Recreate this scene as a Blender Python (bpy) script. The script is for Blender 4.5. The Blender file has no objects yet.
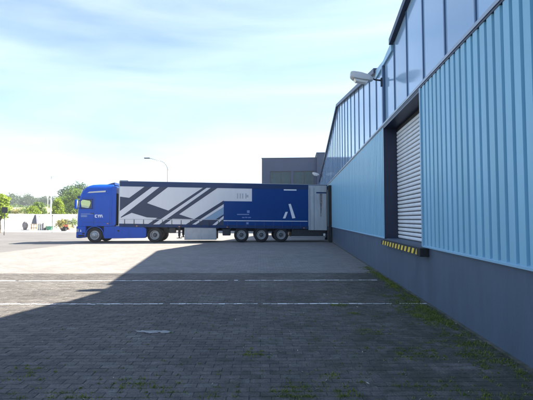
import bpy, bmesh, math, random
from mathutils import Vector, Matrix
R = math.radians
random.seed(7)
scene = bpy.context.scene
col = scene.collection

# ------------------------------------------------------------------ camera
CAM_H = 1.57
cam = bpy.data.cameras.new("camera")
cam.sensor_width = 36.0
cam.lens = 27.0
cam.clip_start = 0.05
cam.clip_end = 6000
cam_o = bpy.data.objects.new("camera", cam)
cam_o.location = (0, 0, CAM_H)
cam_o.rotation_euler = (R(90 + 2.72), 0, R(4.15))
col.objects.link(cam_o)
scene.camera = cam_o

# ------------------------------------------------------------------ sky and sun
SUN = Vector((1.12, 0.46, 1.0)).normalized()
elev = math.asin(SUN.z)
azim = math.atan2(SUN.x, SUN.y)
world = bpy.data.worlds.new("World")
scene.world = world
world.use_nodes = True
wn, wl = world.node_tree.nodes, world.node_tree.links
bg = wn["Background"]
sky = wn.new("ShaderNodeTexSky")
sky.sky_type = 'NISHITA'
sky.sun_disc = False
sky.sun_elevation = elev
sky.sun_rotation = azim
sky.air_density = 1.0
sky.dust_density = 0.7
sky.ozone_density = 3.0
# thin cirrus streaks
tc = wn.new("ShaderNodeTexCoord")
mp = wn.new("ShaderNodeMapping")
mp.inputs['Rotation'].default_value = (R(8), R(14), R(20))
mp.inputs['Scale'].default_value = (1.1, 2.2, 9.0)
nz = wn.new("ShaderNodeTexNoise")
nz.inputs['Scale'].default_value = 1.0
nz.inputs['Detail'].default_value = 6
nz.inputs['Roughness'].default_value = 0.55
nz.inputs['Distortion'].default_value = 0.5
rp = wn.new("ShaderNodeValToRGB")
rp.color_ramp.elements[0].position = 0.36
rp.color_ramp.elements[1].position = 0.80
rp.color_ramp.elements[0].color = (0.02, 0.02, 0.02, 1)
rp.color_ramp.elements[1].color = (0.22, 0.22, 0.22, 1)
mx = wn.new("ShaderNodeMixRGB")
mx.inputs['Color2'].default_value = (9.0, 9.8, 10.4, 1)
wl.new(tc.outputs['Generated'], mp.inputs['Vector'])
wl.new(mp.outputs['Vector'], nz.inputs['Vector'])
wl.new(nz.outputs['Fac'], rp.inputs['Fac'])
wl.new(rp.outputs['Color'], mx.inputs['Fac'])
wl.new(sky.outputs['Color'], mx.inputs['Color1'])
wl.new(mx.outputs['Color'], bg.inputs['Color'])
bg.inputs['Strength'].default_value = 0.055

sun = bpy.data.lights.new("sun", 'SUN')
sun.energy = 5.0
sun.angle = R(0.5)
sun.color = (1.0, 0.91, 0.76)
sun_o = bpy.data.objects.new("sun", sun)
sun_o.rotation_euler = SUN.to_track_quat('Z', 'Y').to_euler()
sun_o.location = (30, 20, 40)
col.objects.link(sun_o)

scene.view_settings.view_transform = 'Standard'
scene.view_settings.look = 'None'
scene.view_settings.gamma = 1.0
scene.view_settings.exposure = 2.38

# ------------------------------------------------------------------ helpers
def tag(o, label=None, cat=None, group=None, kind=None):
    if label: o['label'] = label
    if cat: o['category'] = cat
    if group: o['group'] = group
    if kind: o['kind'] = kind
    return o

def empty(name, loc=(0, 0, 0), rz=0.0):
    o = bpy.data.objects.new(name, None)
    o.location = loc
    o.rotation_euler = (0, 0, rz)
    o.empty_display_size = 0.2
    col.objects.link(o)
    return o

def link(name, me, parent=None):
    o = bpy.data.objects.new(name, me)
    col.objects.link(o)
    if parent is not None:
        o.parent = parent
    return o

class MB:
    """collects faces for one mesh"""
    def __init__(s):
        s.v, s.f, s.m = [], [], []
    def add(s, vs, fs, m=0):
        b = len(s.v)
        s.v += [tuple(p) for p in vs]
        s.f += [tuple(i + b for i in f) for f in fs]
        s.m += [m] * len(fs)
        return s
    def box(s, x0, x1, y0, y1, z0, z1, m=0):
        vs = [(x0, y0, z0), (x1, y0, z0), (x1, y1, z0), (x0, y1, z0), (x0, y0, z1), (x1, y0, z1), (x1, y1, z1), (x0, y1, z1)]
        return s.add(vs, [(3, 2, 1, 0), (4, 5, 6, 7), (0, 1, 5, 4), (1, 2, 6, 5), (2, 3, 7, 6), (3, 0, 4, 7)], m)
    def cbox(s, x0, x1, y0, y1, z0, z1, c=0.02, m=0):
        """box with chamfered edges"""
        vs, fs = [], []
        bm = bmesh.new()
        bmesh.ops.create_cube(bm, size=1)
        for v in bm.verts:
            v.co = (x0 + (v.co.x + .5) * (x1 - x0), y0 + (v.co.y + .5) * (y1 - y0), z0 + (v.co.z + .5) * (z1 - z0))
        bmesh.ops.bevel(bm, geom=bm.edges[:], offset=c, segments=2, affect='EDGES', profile=0.6)
        bm.verts.index_update()
        vs = [v.co.copy() for v in bm.verts]
        fs = [tuple(v.index for v in f.verts) for f in bm.faces]
        bm.free()
        return s.add(vs, fs, m)
    def prism(s, pts, a0, a1, axis='x', m=0):
        """polygon extruded along an axis; pts in the other two coordinates in order"""
        n = len(pts)
        def P(p, a):
            if axis == 'x': return (a, p[0], p[1])
            if axis == 'y': return (p[0], a, p[1])
            return (p[0], p[1], a)
        vs = [P(p, a0) for p in pts] + [P(p, a1) for p in pts]
        fs = [tuple(range(n)), tuple(range(2 * n - 1, n - 1, -1))]
        for i in range(n):
            j = (i + 1) % n
            fs.append((i, i + n, j + n, j))
        return s.add(vs, fs, m)
    def tube(s, p0, p1, r0, r1=None, n=8, m=0, caps=True):
        r1 = r0 if r1 is None else r1
        p0, p1 = Vector(p0), Vector(p1)
        d = (p1 - p0).normalized()
        a = d.orthogonal().normalized(); b = d.cross(a)
        vs = []
        for p, r in ((p0, r0), (p1, r1)):
            for k in range(n):
                t = 2 * math.pi * k / n
                vs.append(p + a * (r * math.cos(t)) + b * (r * math.sin(t)))
        fs = [(k, (k + 1) % n, n + (k + 1) % n, n + k) for k in range(n)]
        if caps:
            fs += [tuple(range(n - 1, -1, -1)), tuple(range(n, 2 * n))]
        return s.add(vs, fs, m)
    def path(s, pts, rs, n=8, m=0):
        for i in range(len(pts) - 1):
            s.tube(pts[i], pts[i + 1], rs[i], rs[i + 1], n, m)
        return s
    def lathe(s, prof, n=28, m=0, c=(0, 0, 0)):
        """profile of (radius, y) turned about the local Y axis"""
        vs = []
        for k in range(n):
            t = 2 * math.pi * k / n
            for r, y in prof:
                vs.append((c[0] + r * math.cos(t), c[1] + y, c[2] + r * math.sin(t)))
        q = len(prof)
        fs = []
        for k in range(n):
            k2 = (k + 1) % n
            for i in range(q - 1):
                fs.append((k * q + i, k * q + i + 1, k2 * q + i + 1, k2 * q + i))
        return s.add(vs, fs, m)
    def mesh(s, name, mats, smooth=False, fix=True):
        me = bpy.data.meshes.new(name)
        me.from_pydata(s.v, [], s.f)
        if not isinstance(mats, (list, tuple)): mats = [mats]
        for mm in mats: me.materials.append(mm)
        if len(mats) > 1: me.polygons.foreach_set('material_index', s.m)
        if fix:
            bm = bmesh.new(); bm.from_mesh(me)
            bmesh.ops.recalc_face_normals(bm, faces=bm.faces[:])
            bm.to_mesh(me); bm.free()
        if smooth:
            me.shade_smooth() if smooth is True else me.shade_auto_smooth() if hasattr(me, 'shade_auto_smooth') else None
            if smooth == 'auto':
                me.shade_smooth()
                me.set_sharp_from_angle(angle=R(35))
        me.update()
        return me
    def obj(s, name, mats, parent=None, smooth=False, fix=True):
        return link(name, s.mesh(name, mats, smooth, fix), parent)

# ------------------------------------------------------------------ materials
def mat(name, rgb, rough=0.6, metal=0.0, var=0.0, vscale=3.0, bump=0.0, bscale=40.0, spec=0.5, rgb2=None, coat=0.0, stretch=None, lo=0.35, hi=0.65, coord='Object'):
    m = bpy.data.materials.new(name)
    m.use_nodes = True
    n, l = m.node_tree.nodes, m.node_tree.links
    b = n['Principled BSDF']
    b.inputs['Base Color'].default_value = (*rgb, 1)
    b.inputs['Roughness'].default_value = rough
    b.inputs['Metallic'].default_value = metal
    b.inputs['Specular IOR Level'].default_value = spec
    b.inputs['Coat Weight'].default_value = coat
    b.inputs['Coat Roughness'].default_value = 0.05
    if var > 0 or rgb2 or bump > 0:
        t = n.new('ShaderNodeTexCoord')
        p = n.new('ShaderNodeMapping')
        l.new(t.outputs[coord], p.inputs['Vector'])
        if stretch: p.inputs['Scale'].default_value = stretch
    if var > 0 or rgb2:
        c2 = rgb2 or tuple(max(0, c * (1 - var)) for c in rgb)
        c1 = rgb if rgb2 else tuple(min(1, c * (1 + var)) for c in rgb)
        t1 = n.new('ShaderNodeTexNoise'); t1.inputs['Scale'].default_value = vscale
        t1.inputs['Detail'].default_value = 6; t1.inputs['Roughness'].default_value = 0.65
        l.new(p.outputs['Vector'], t1.inputs['Vector'])
        r = n.new('ShaderNodeValToRGB')
        r.color_ramp.elements[0].position = lo; r.color_ramp.elements[1].position = hi
        r.color_ramp.elements[0].color = (*c2, 1); r.color_ramp.elements[1].color = (*c1, 1)
        l.new(t1.outputs['Fac'], r.inputs['Fac'])
        l.new(r.outputs['Color'], b.inputs['Base Color'])
    if bump > 0:
        t2 = n.new('ShaderNodeTexNoise'); t2.inputs['Scale'].default_value = bscale
        t2.inputs['Detail'].default_value = 4
        l.new(p.outputs['Vector'], t2.inputs['Vector'])
        bp = n.new('ShaderNodeBump'); bp.inputs['Strength'].default_value = bump
        bp.inputs['Distance'].default_value = 0.02
        l.new(t2.outputs['Fac'], bp.inputs['Height'])
        l.new(bp.outputs['Normal'], b.inputs['Normal'])
    return m

def leaf_mat(name, c1, c2, scale=0.6, trans=0.25):
    m = mat(name, c1, rough=0.6, spec=0.3, rgb2=c2, vscale=scale, lo=0.35, hi=0.65, coord='Object')
    n, l = m.node_tree.nodes, m.node_tree.links
    b = n['Principled BSDF']; out = n['Material Output']
    tr = n.new('ShaderNodeBsdfTranslucent')
    tr.inputs['Color'].default_value = (c1[0] * 1.4, c1[1] * 1.4, c1[2], 1)
    ms = n.new('ShaderNodeMixShader'); ms.inputs['Fac'].default_value = trans
    l.new(b.outputs['BSDF'], ms.inputs[1]); l.new(tr.outputs['BSDF'], ms.inputs[2])
    l.new(ms.outputs['Shader'], out.inputs['Surface'])
    return m

def glass_mat(name, tint=(0.75, 0.82, 0.8), rough=0.02):
    m = bpy.data.materials.new(name); m.use_nodes = True
    n, l = m.node_tree.nodes, m.node_tree.links
    n.remove(n['Principled BSDF']); out = n['Material Output']
    tr = n.new('ShaderNodeBsdfTransparent'); tr.inputs['Color'].default_value = (*tint, 1)
    gl = n.new('ShaderNodeBsdfGlossy'); gl.inputs['Roughness'].default_value = rough
    fr = n.new('ShaderNodeFresnel'); fr.inputs['IOR'].default_value = 1.5
    ms = n.new('ShaderNodeMixShader')
    l.new(fr.outputs['Fac'], ms.inputs['Fac'])
    l.new(tr.outputs['BSDF'], ms.inputs[1]); l.new(gl.outputs['BSDF'], ms.inputs[2])
    l.new(ms.outputs['Shader'], out.inputs['Surface'])
    return m

M = {}
M['plinth'] = mat('plinth_paint', (0.062, 0.092, 0.14), 0.6, var=0.17, vscale=1.6, bump=0.15, bscale=60, stretch=(1, 1.4, 0.35), lo=0.3, hi=0.7)
M['clad'] = mat('blue_cladding', (0.22, 0.46, 0.62), 0.38, var=0.07, vscale=1.2, bump=0.02, bscale=5, stretch=(1, 1, 0.15), spec=0.5)
M['trim_blue'] = mat('pale_blue_trim', (0.24, 0.44, 0.60), 0.35)
M['navy'] = mat('navy_trim', (0.018, 0.024, 0.055), 0.4, var=0.1)
M['mullion'] = mat('mullion_metal', (0.07, 0.13, 0.23), 0.35, metal=0.3)
M['rail'] = mat('grey_rail', (0.33, 0.37, 0.43), 0.4, metal=0.4, var=0.08)
M['roof'] = mat('roof_sheet', (0.30, 0.32, 0.34), 0.5)
M['core'] = mat('inner_wall', (0.10, 0.11, 0.12), 0.8)
M['shutter'] = mat('shutter_grey', (0.70, 0.73, 0.77), 0.45, var=0.06, vscale=2, spec=0.4)
M['yellow'] = mat('hazard_yellow', (0.75, 0.55, 0.06), 0.6, var=0.18, vscale=9)
M['black'] = mat('black_rubber', (0.012, 0.013, 0.016), 0.75, var=0.2, vscale=8)
M['lampgrey'] = mat('lamp_grey', (0.55, 0.55, 0.55), 0.45)
M['lampglass'] = mat('lamp_diffuser', (0.75, 0.75, 0.74), 0.25)
M['steel'] = mat('galvanised_steel', (0.42, 0.43, 0.44), 0.45, metal=0.5, var=0.08)
M['darksteel'] = mat('dark_steel', (0.03, 0.033, 0.04), 0.55, metal=0.2, var=0.2, vscale=6)
M['render'] = mat('grey_render', (0.045, 0.066, 0.12), 0.8, var=0.06, vscale=1.2)
M['frame_dark'] = mat('window_frame_dark', (0.02, 0.022, 0.03), 0.4)
M['office_glass'] = mat('office_glass', (0.012, 0.04, 0.06), 0.08, spec=0.35, var=0.2)
M['blue'] = mat('truck_blue_paint', (0.004, 0.075, 0.44), 0.35, var=0.05, spec=0.25, coat=0.06)
M['bluedark'] = mat('truck_blue_dark', (0.006, 0.035, 0.17), 0.4)
M['white'] = mat('white_print', (0.72, 0.74, 0.78), 0.5)
M['tyre'] = mat('tyre_rubber', (0.016, 0.016, 0.018), 0.85, var=0.25, vscale=10, bump=0.3, bscale=60)
M['rim'] = mat('rim_grey', (0.36, 0.37, 0.39), 0.45, metal=0.5, var=0.15, vscale=8)
M['hub'] = mat('hub_dark', (0.09, 0.09, 0.10), 0.55, metal=0.4)
M['curtain'] = mat('curtain_light', (0.66, 0.65, 0.67), 0.45, var=0.04, vscale=0.8, bump=0.35, bscale=2.2, stretch=(1.6, 1, 0.25))
M['cdark'] = mat('curtain_slate', (0.032, 0.045, 0.088), 0.45, spec=0.3, bump=0.35, bscale=2.2, stretch=(1.6, 1, 0.25))
M['cblue'] = mat('curtain_blue', (0.003, 0.045, 0.20), 0.5, spec=0.15, bump=0.35, bscale=2.2, stretch=(1.6, 1, 0.25))
M['cpale'] = mat('curtain_pale_blue', (0.22, 0.33, 0.46), 0.45, bump=0.35, bscale=2.2, stretch=(1.6, 1, 0.25))
M['cghost'] = mat('curtain_faint_grey', (0.40, 0.40, 0.43), 0.5)
M['bluetext'] = mat('faded_blue_print', (0.16, 0.24, 0.48), 0.5)
M['navyrail'] = mat('trailer_navy_rail', (0.010, 0.034, 0.11), 0.5, spec=0.25)
M['greypanel'] = mat('grey_panel', (0.40, 0.43, 0.46), 0.5, var=0.10, vscale=2.5, stretch=(2, 1, 0.5))
M['rust'] = mat('rust_mark', (0.10, 0.07, 0.075), 0.7, rgb2=(0.28, 0.25, 0.27), vscale=7)
M['alu'] = mat('aluminium', (0.55, 0.54, 0.50), 0.4, metal=0.3)
M['boxgrey'] = mat('pallet_box_grey', (0.36, 0.37, 0.40), 0.45, metal=0.3, var=0.10, vscale=3)
M['cabin'] = mat('cab_interior', (0.04, 0.04, 0.045), 0.8)
M['glass'] = glass_mat('cab_glass')
M['orange_lamp'] = mat('side_marker_orange', (0.7, 0.25, 0.03), 0.3)
M['headlight'] = mat('headlight_lens', (0.30, 0.33, 0.38), 0.08)
M['asphalt'] = mat('asphalt', (0.105, 0.102, 0.102), 0.85, var=0.18, vscale=0.35, bump=0.4, bscale=120)
M['whitewall'] = mat('white_wall_panel', (0.74, 0.73, 0.72), 0.8, var=0.06, vscale=1.5)
M['gravel'] = mat('pale_gravel', (0.52, 0.50, 0.46), 0.9, var=0.12, vscale=0.8, bump=0.4, bscale=30)
M['drygrass'] = mat('dry_grass', (0.34, 0.30, 0.15), 0.95, rgb2=(0.20, 0.21, 0.09), vscale=0.08, bump=0.5, bscale=3)
M['stone'] = mat('grey_stone', (0.15, 0.145, 0.15), 0.85, var=0.35, vscale=4, bump=0.6, bscale=9)
M['slate'] = mat('dark_slate', (0.08, 0.085, 0.115), 0.75, var=0.25, vscale=5, bump=0.4, bscale=9)
M['wood'] = mat('pale_timber', (0.36, 0.24, 0.13), 0.75, var=0.2, vscale=6, stretch=(1, 6, 6))
M['green'] = mat('green_paint', (0.03, 0.16, 0.10), 0.5, var=0.1)
M['red'] = mat('orange_red_paint', (0.55, 0.12, 0.05), 0.5, var=0.1)
M['bark'] = mat('bark', (0.09, 0.07, 0.05), 0.9, var=0.25, vscale=8, bump=0.5, bscale=14)
M['leaf_lime'] = leaf_mat('leaf_lime', (0.22, 0.29, 0.03), (0.13, 0.20, 0.025))
M['leaf_mid'] = leaf_mat('leaf_mid', (0.12, 0.19, 0.04), (0.06, 0.11, 0.025))
M['leaf_dark'] = leaf_mat('leaf_dark', (0.045, 0.09, 0.03), (0.02, 0.05, 0.02))
M['leaf_far'] = leaf_mat('leaf_far', (0.05, 0.085, 0.035), (0.025, 0.05, 0.025), scale=0.12)
M['leaf_dry'] = leaf_mat('leaf_dry', (0.25, 0.22, 0.07), (0.13, 0.14, 0.04))
M['weed'] = leaf_mat('weed_green', (0.20, 0.24, 0.05), (0.06, 0.10, 0.02), scale=5)
M['moss'] = mat('moss', (0.06, 0.085, 0.022), 0.95, var=0.3, vscale=25, bump=0.6, bscale=120)
M['grit'] = mat('grit_grey', (0.16, 0.15, 0.14), 0.9, var=0.5, vscale=30)
M['pale_patch'] = mat('pale_patch_grey', (0.26, 0.26, 0.26), 0.9, var=0.2, vscale=14)
M['straw'] = mat('dry_straw', (0.36, 0.34, 0.29), 0.8, var=0.3, vscale=12)

hm = bpy.data.materials.new('summer_haze'); hm.use_nodes = True
hm.node_tree.nodes.remove(hm.node_tree.nodes['Principled BSDF'])
hv_ = hm.node_tree.nodes.new('ShaderNodeVolumePrincipled')
hv_.inputs['Color'].default_value = (0.86, 0.92, 1.0, 1); hv_.inputs['Density'].default_value = 0.0006; hv_.inputs['Anisotropy'].default_value = 0.3
hm.node_tree.links.new(hv_.outputs['Volume'], hm.node_tree.nodes['Material Output'].inputs['Volume'])
M['haze'] = hm

def paver_mat(name, base, brick=False):
    """concrete pavers: tone differs from stone to stone, broad dirt patches"""
    m = bpy.data.materials.new(name); m.use_nodes = True
    n, l = m.node_tree.nodes, m.node_tree.links
    b = n['Principled BSDF']; b.inputs['Roughness'].default_value = 0.85
    b.inputs['Specular IOR Level'].default_value = 0.3
    geo = n.new('ShaderNodeNewGeometry')
    big = n.new('ShaderNodeTexNoise'); big.inputs['Scale'].default_value = 0.7; big.inputs['Detail'].default_value = 7
    l.new(geo.outputs['Position'], big.inputs['Vector'])
    fine = n.new('ShaderNodeTexNoise'); fine.inputs['Scale'].default_value = 55; fine.inputs['Detail'].default_value = 5
    l.new(geo.outputs['Position'], fine.inputs['Vector'])
    if brick:
        mp = n.new('ShaderNodeMapping'); mp.inputs['Rotation'].default_value = (0, 0, R(-5))
        l.new(geo.outputs['Position'], mp.inputs['Vector'])
        br = n.new('ShaderNodeTexBrick')
        br.inputs['Scale'].default_value = 1.0
        br.inputs['Brick Width'].default_value = 0.2; br.inputs['Row Height'].default_value = 0.1
        br.inputs['Mortar Size'].default_value = 0.004
        br.inputs['Color1'].default_value = (0.42, 0.42, 0.42, 1); br.inputs['Color2'].default_value = (0.58, 0.58, 0.58, 1)
        br.inputs['Mortar'].default_value = (0.22, 0.22, 0.22, 1)
        l.new(mp.outputs['Vector'], br.inputs['Vector'])
        rnd = br.outputs['Color']
    else:
        oi = n.new('ShaderNodeObjectInfo')
        ad = n.new('ShaderNodeMath'); ad.operation = 'ADD'
        l.new(geo.outputs['Random Per Island'], ad.inputs[0]); l.new(oi.outputs['Random'], ad.inputs[1])
        fr = n.new('ShaderNodeMath'); fr.operation = 'FRACT'; l.new(ad.outputs[0], fr.inputs[0])
        mr = n.new('ShaderNodeMapRange'); mr.inputs['To Min'].default_value = 0.40; mr.inputs['To Max'].default_value = 0.58
        l.new(fr.outputs[0], mr.inputs['Value'])
        rnd = mr.outputs['Result']
    r1 = n.new('ShaderNodeMapRange'); r1.inputs['From Min'].default_value = 0.3; r1.inputs['From Max'].default_value = 0.7
    r1.inputs['To Min'].default_value = 0.9 if brick else 0.68; r1.inputs['To Max'].default_value = 1.08 if brick else 1.2
    l.new(big.outputs['Fac'], r1.inputs['Value'])
    r2 = n.new('ShaderNodeMapRange'); r2.inputs['From Min'].default_value = 0.25; r2.inputs['From Max'].default_value = 0.75
    r2.inputs['To Min'].default_value = 0.6; r2.inputs['To Max'].default_value = 1.4
    l.new(fine.outputs['Fac'], r2.inputs['Value'])
    m1 = n.new('ShaderNodeMath'); m1.operation = 'MULTIPLY'; l.new(r1.outputs[0], m1.inputs[0]); l.new(r2.outputs[0], m1.inputs[1])
    m2 = n.new('ShaderNodeMath'); m2.operation = 'MULTIPLY'; l.new(m1.outputs[0], m2.inputs[0]); l.new(rnd, m2.inputs[1])
    m3 = n.new('ShaderNodeVectorMath'); m3.operation = 'SCALE'; m3.inputs[0].default_value = tuple(c * 2 for c in base)
    l.new(m2.outputs[0], m3.inputs['Scale'])
    colr = m3.outputs[0]
    if not brick:
        # stains and pale wear the size of a hand
        med = n.new('ShaderNodeTexNoise'); med.inputs['Scale'].default_value = 7; med.inputs['Detail'].default_value = 8; med.inputs['Roughness'].default_value = 0.7
        l.new(geo.outputs['Position'], med.inputs['Vector'])
        rm = n.new('ShaderNodeMapRange'); rm.inputs['From Min'].default_value = 0.3; rm.inputs['From Max'].default_value = 0.7
        rm.inputs['To Min'].default_value = 0.62; rm.inputs['To Max'].default_value = 1.35
        l.new(med.outputs['Fac'], rm.inputs['Value'])
        sc = n.new('ShaderNodeVectorMath'); sc.operation = 'SCALE'; l.new(colr, sc.inputs[0]); l.new(rm.outputs[0], sc.inputs['Scale'])
        # lichen and dirt film, denser where nobody drives, close to the wall
        sep = n.new('ShaderNodeSeparateXYZ'); l.new(geo.outputs['Position'], sep.inputs[0])
        nx_ = n.new('ShaderNodeMapRange'); nx_.inputs['From Min'].default_value = -3.0; nx_.inputs['From Max'].default_value = 2.4
        nx_.inputs['To Min'].default_value = -0.16; nx_.inputs['To Max'].default_value = 0.13
        l.new(sep.outputs['X'], nx_.inputs['Value'])
        ml = n.new('ShaderNodeTexNoise'); ml.inputs['Scale'].default_value = 2.6; ml.inputs['Detail'].default_value = 9; ml.inputs['Roughness'].default_value = 0.72
        l.new(geo.outputs['Position'], ml.inputs['Vector'])
        am = n.new('ShaderNodeMath'); am.operation = 'ADD'; l.new(ml.outputs['Fac'], am.inputs[0]); l.new(nx_.outputs[0], am.inputs[1])
        rr = n.new('ShaderNodeMapRange'); rr.inputs['From Min'].default_value = 0.5; rr.inputs['From Max'].default_value = 0.68
        rr.inputs['To Max'].default_value = 0.75
        l.new(am.outputs[0], rr.inputs['Value'])
        mo = n.new('ShaderNodeMixRGB'); mo.inputs['Color2'].default_value = (0.034, 0.042, 0.026, 1)
        l.new(rr.outputs[0], mo.inputs['Fac']); l.new(sc.outputs[0], mo.inputs['Color1'])
        colr = mo.outputs['Color']
    l.new(colr, b.inputs['Base Color'])
    bp = n.new('ShaderNodeBump'); bp.inputs['Strength'].default_value = 0.5; bp.inputs['Distance'].default_value = 0.004
    l.new(fine.outputs['Fac'], bp.inputs['Height'])
    l.new(bp.outputs['Normal'], b.inputs['Normal'])
    return m
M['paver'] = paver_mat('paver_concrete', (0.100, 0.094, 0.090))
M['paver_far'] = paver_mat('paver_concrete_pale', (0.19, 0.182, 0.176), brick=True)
M['bed'] = mat('joint_soil', (0.06, 0.056, 0.046), 0.95, rgb2=(0.04, 0.052, 0.026), vscale=2.2, bump=0.5, bscale=90)
M['paint_line'] = mat('road_paint', (0.62, 0.62, 0.62), 0.75, var=0.2, vscale=7)
M['concrete'] = mat('edging_concrete', (0.13, 0.13, 0.12), 0.9, rgb2=(0.03, 0.045, 0.02), vscale=4, bump=0.4, bscale=40)

def pix(x, d, z=0.0):
    """ground point straight ahead of column x of a 533 px wide view, d metres along the view axis"""
    lat = (x - 266.5) / 400.0 * d
    a = R(4.15)
    return (-math.sin(a) * d + math.cos(a) * lat, math.cos(a) * d + math.sin(a) * lat, z)

# ------------------------------------------------------------------ ground
def sstep(a, b, t):
    t = min(1, max(0, (t - a) / (b - a)))
    return t * t * (3 - 2 * t)
def hill(x, y):
    d = math.hypot(x, y)
    k = sstep(-28, -36, x) if y < 400 else 1.0
    h = 2.2 * sstep(60, 72, y) + 4.2 * sstep(70, 150, y) + 4.5 * sstep(150, 330, y)
    h += 0.5 * math.sin(x * 0.05 + 1) * math.sin(y * 0.03) * sstep(70, 120, y)
    return h * k - 0.08
xs = [-3000, -1500, -800, -450, -300, -220, -180, -150, -130, -110] + list(range(-100, -24, 4)) + [-20, -10, 0, 20, 60, 150, 400, 900, 2000, 3000]
ys = [-3000, -800, -200, -60, -20, 0, 20, 40, 50, 56] + list(range(60, 160, 5)) + [170, 190, 220, 260, 300, 340, 420, 600, 1000, 1800, 3000]
mb = MB()
mb.add([(x, y, hill(x, y)) for y in ys for x in xs],
       [(j * len(xs) + i, j * len(xs) + i + 1, (j + 1) * len(xs) + i + 1, (j + 1) * len(xs) + i) for j in range(len(ys) - 1) for i in range(len(xs) - 1)])
tag(mb.obj('ground', M['drygrass'], smooth=True, fix=False), 'dry grassy ground and low hill behind the yard', kind='structure')

# paving frame: rows run almost square to the hall wall, turned 5 degrees
CA, SA = math.cos(R(5)), math.sin(R(5))
def P2W(u, v): return (u * CA - v * SA, u * SA + v * CA)
def W2P(x, y): return (x * CA + y * SA, -x * SA + y * CA)
V_EDGE = 11.72            # row where the paler paving starts
WALL_X = 2.465
mb = MB()
mb.add([(-40, -45, -0.004), (-13.8, -45, -0.004), (-13.8, 90, -0.004), (-40, 90, -0.004)], [(0, 1, 2, 3)])
tag(mb.obj('road', M['asphalt'], fix=False), 'grey asphalt road running past the yard', kind='structure')
a0 = P2W(-14.7, V_EDGE); 
yl = (V_EDGE + (-13.8) * SA) / CA
yr = (V_EDGE + 30 * SA) / CA
mb = MB()
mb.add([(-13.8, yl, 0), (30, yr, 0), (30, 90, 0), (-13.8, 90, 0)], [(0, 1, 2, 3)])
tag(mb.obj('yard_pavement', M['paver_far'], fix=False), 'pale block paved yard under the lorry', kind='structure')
mb = MB()
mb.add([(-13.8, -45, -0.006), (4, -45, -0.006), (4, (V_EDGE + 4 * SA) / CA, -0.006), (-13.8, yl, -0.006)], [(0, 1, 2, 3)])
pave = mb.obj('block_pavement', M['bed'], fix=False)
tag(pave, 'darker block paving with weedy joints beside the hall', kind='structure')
# forecourt across the road and its kerb
mb = MB()
mb.add([(-140, 42.5, 0.10), (-40, 42.5, 0.10), (-36, 46, 0.10), (-20, 46, 0.10), (-20, 75, 0.10), (-140, 75, 0.10)], [(0, 1, 2, 3, 4, 5)])
mb.add([(-140, 42.5, 0.10), (-40, 42.5, 0.10), (-36, 46, 0.10), (-20, 46, 0.10), (-140, 42.3, -0.05), (-39.9, 42.3, -0.05), (-35.9, 45.8, -0.05), (-20, 45.8, -0.05)],
       [(0, 4, 5, 1), (1, 5, 6, 2), (2, 6, 7, 3)])
tag(mb.obj('forecourt', M['gravel'], fix=False), 'pale gravel forecourt with kerb across the road', kind='structure')
mb = MB()
mb.add([(-140, -45, -0.002), (-40.0, -45, -0.002), (-40.0, 42.3, -0.002), (-140, 42.3, -0.002)], [(0, 1, 2, 3)])
tag(mb.obj('side_road', M['asphalt'], fix=False), 'asphalt of the side street at the far left', kind='structure')

# pavers
PU, PV, GAP, BEV, PT = 0.2, 0.1, 0.0035, 0.004, 0.05
def paver_verts(du, dv, tilt=(0, 0), dz=0.0):
    hu, hv = du / 2 - GAP / 2, dv / 2 - GAP / 2
    vs = []
    for (z, ins) in ((-PT, 0), (-BEV, 0), (0, BEV)):
        for sx, sy in ((-1, -1), (1, -1), (1, 1), (-1, 1)):
            u, v = sx * (hu - ins), sy * (hv - ins)
            vs.append((u, v, z + dz + (tilt[0] * u + tilt[1] * v if z > -PT else 0)))
    return vs
PF = [(8, 9, 10, 11)] + [(a + i, a + (i + 1) % 4, a + 4 + (i + 1) % 4, a + 4 + i) for a in (0, 4) for i in range(4)]
rng = random.Random(3)
cells = []
row = 0
v = V_EDGE - PV / 2
while v > 1.0:
    u = -13.5 + (PU / 2 if row % 2 else 0)
    while u < 3.6:
        x, y = P2W(u, v)
        if -13.75 < x < WALL_X - 0.02:
            cells.append((u, v, x, y))
        u += PU
    v -= PV; row += 1
fw = Vector((-math.sin(R(4.15)), math.cos(R(4.15)), 0)); rt = Vector((fw.y, -fw.x, 0))
def in_frame(x, y):
    d = x * fw.x + y * fw.y; l = x * rt.x + y * rt.y
    return d > 3.44 and abs(l) < d * 0.672
near = sorted([c for c in cells if in_frame(c[2], c[3])], key=lambda c: c[2] * fw.x + c[3] * fw.y)[:300]
near_set = set((c[0], c[1]) for c in near)
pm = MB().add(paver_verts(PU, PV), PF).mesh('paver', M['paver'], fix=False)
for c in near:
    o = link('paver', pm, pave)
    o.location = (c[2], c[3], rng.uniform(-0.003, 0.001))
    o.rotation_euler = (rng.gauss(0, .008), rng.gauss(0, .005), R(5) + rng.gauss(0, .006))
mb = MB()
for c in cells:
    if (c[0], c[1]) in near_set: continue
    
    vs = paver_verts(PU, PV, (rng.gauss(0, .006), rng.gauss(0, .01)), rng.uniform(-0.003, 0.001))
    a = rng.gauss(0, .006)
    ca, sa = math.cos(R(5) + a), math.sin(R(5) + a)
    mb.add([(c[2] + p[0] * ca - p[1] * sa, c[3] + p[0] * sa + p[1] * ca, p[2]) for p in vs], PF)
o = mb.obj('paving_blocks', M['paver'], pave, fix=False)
o['kind'] = 'stuff'

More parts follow.
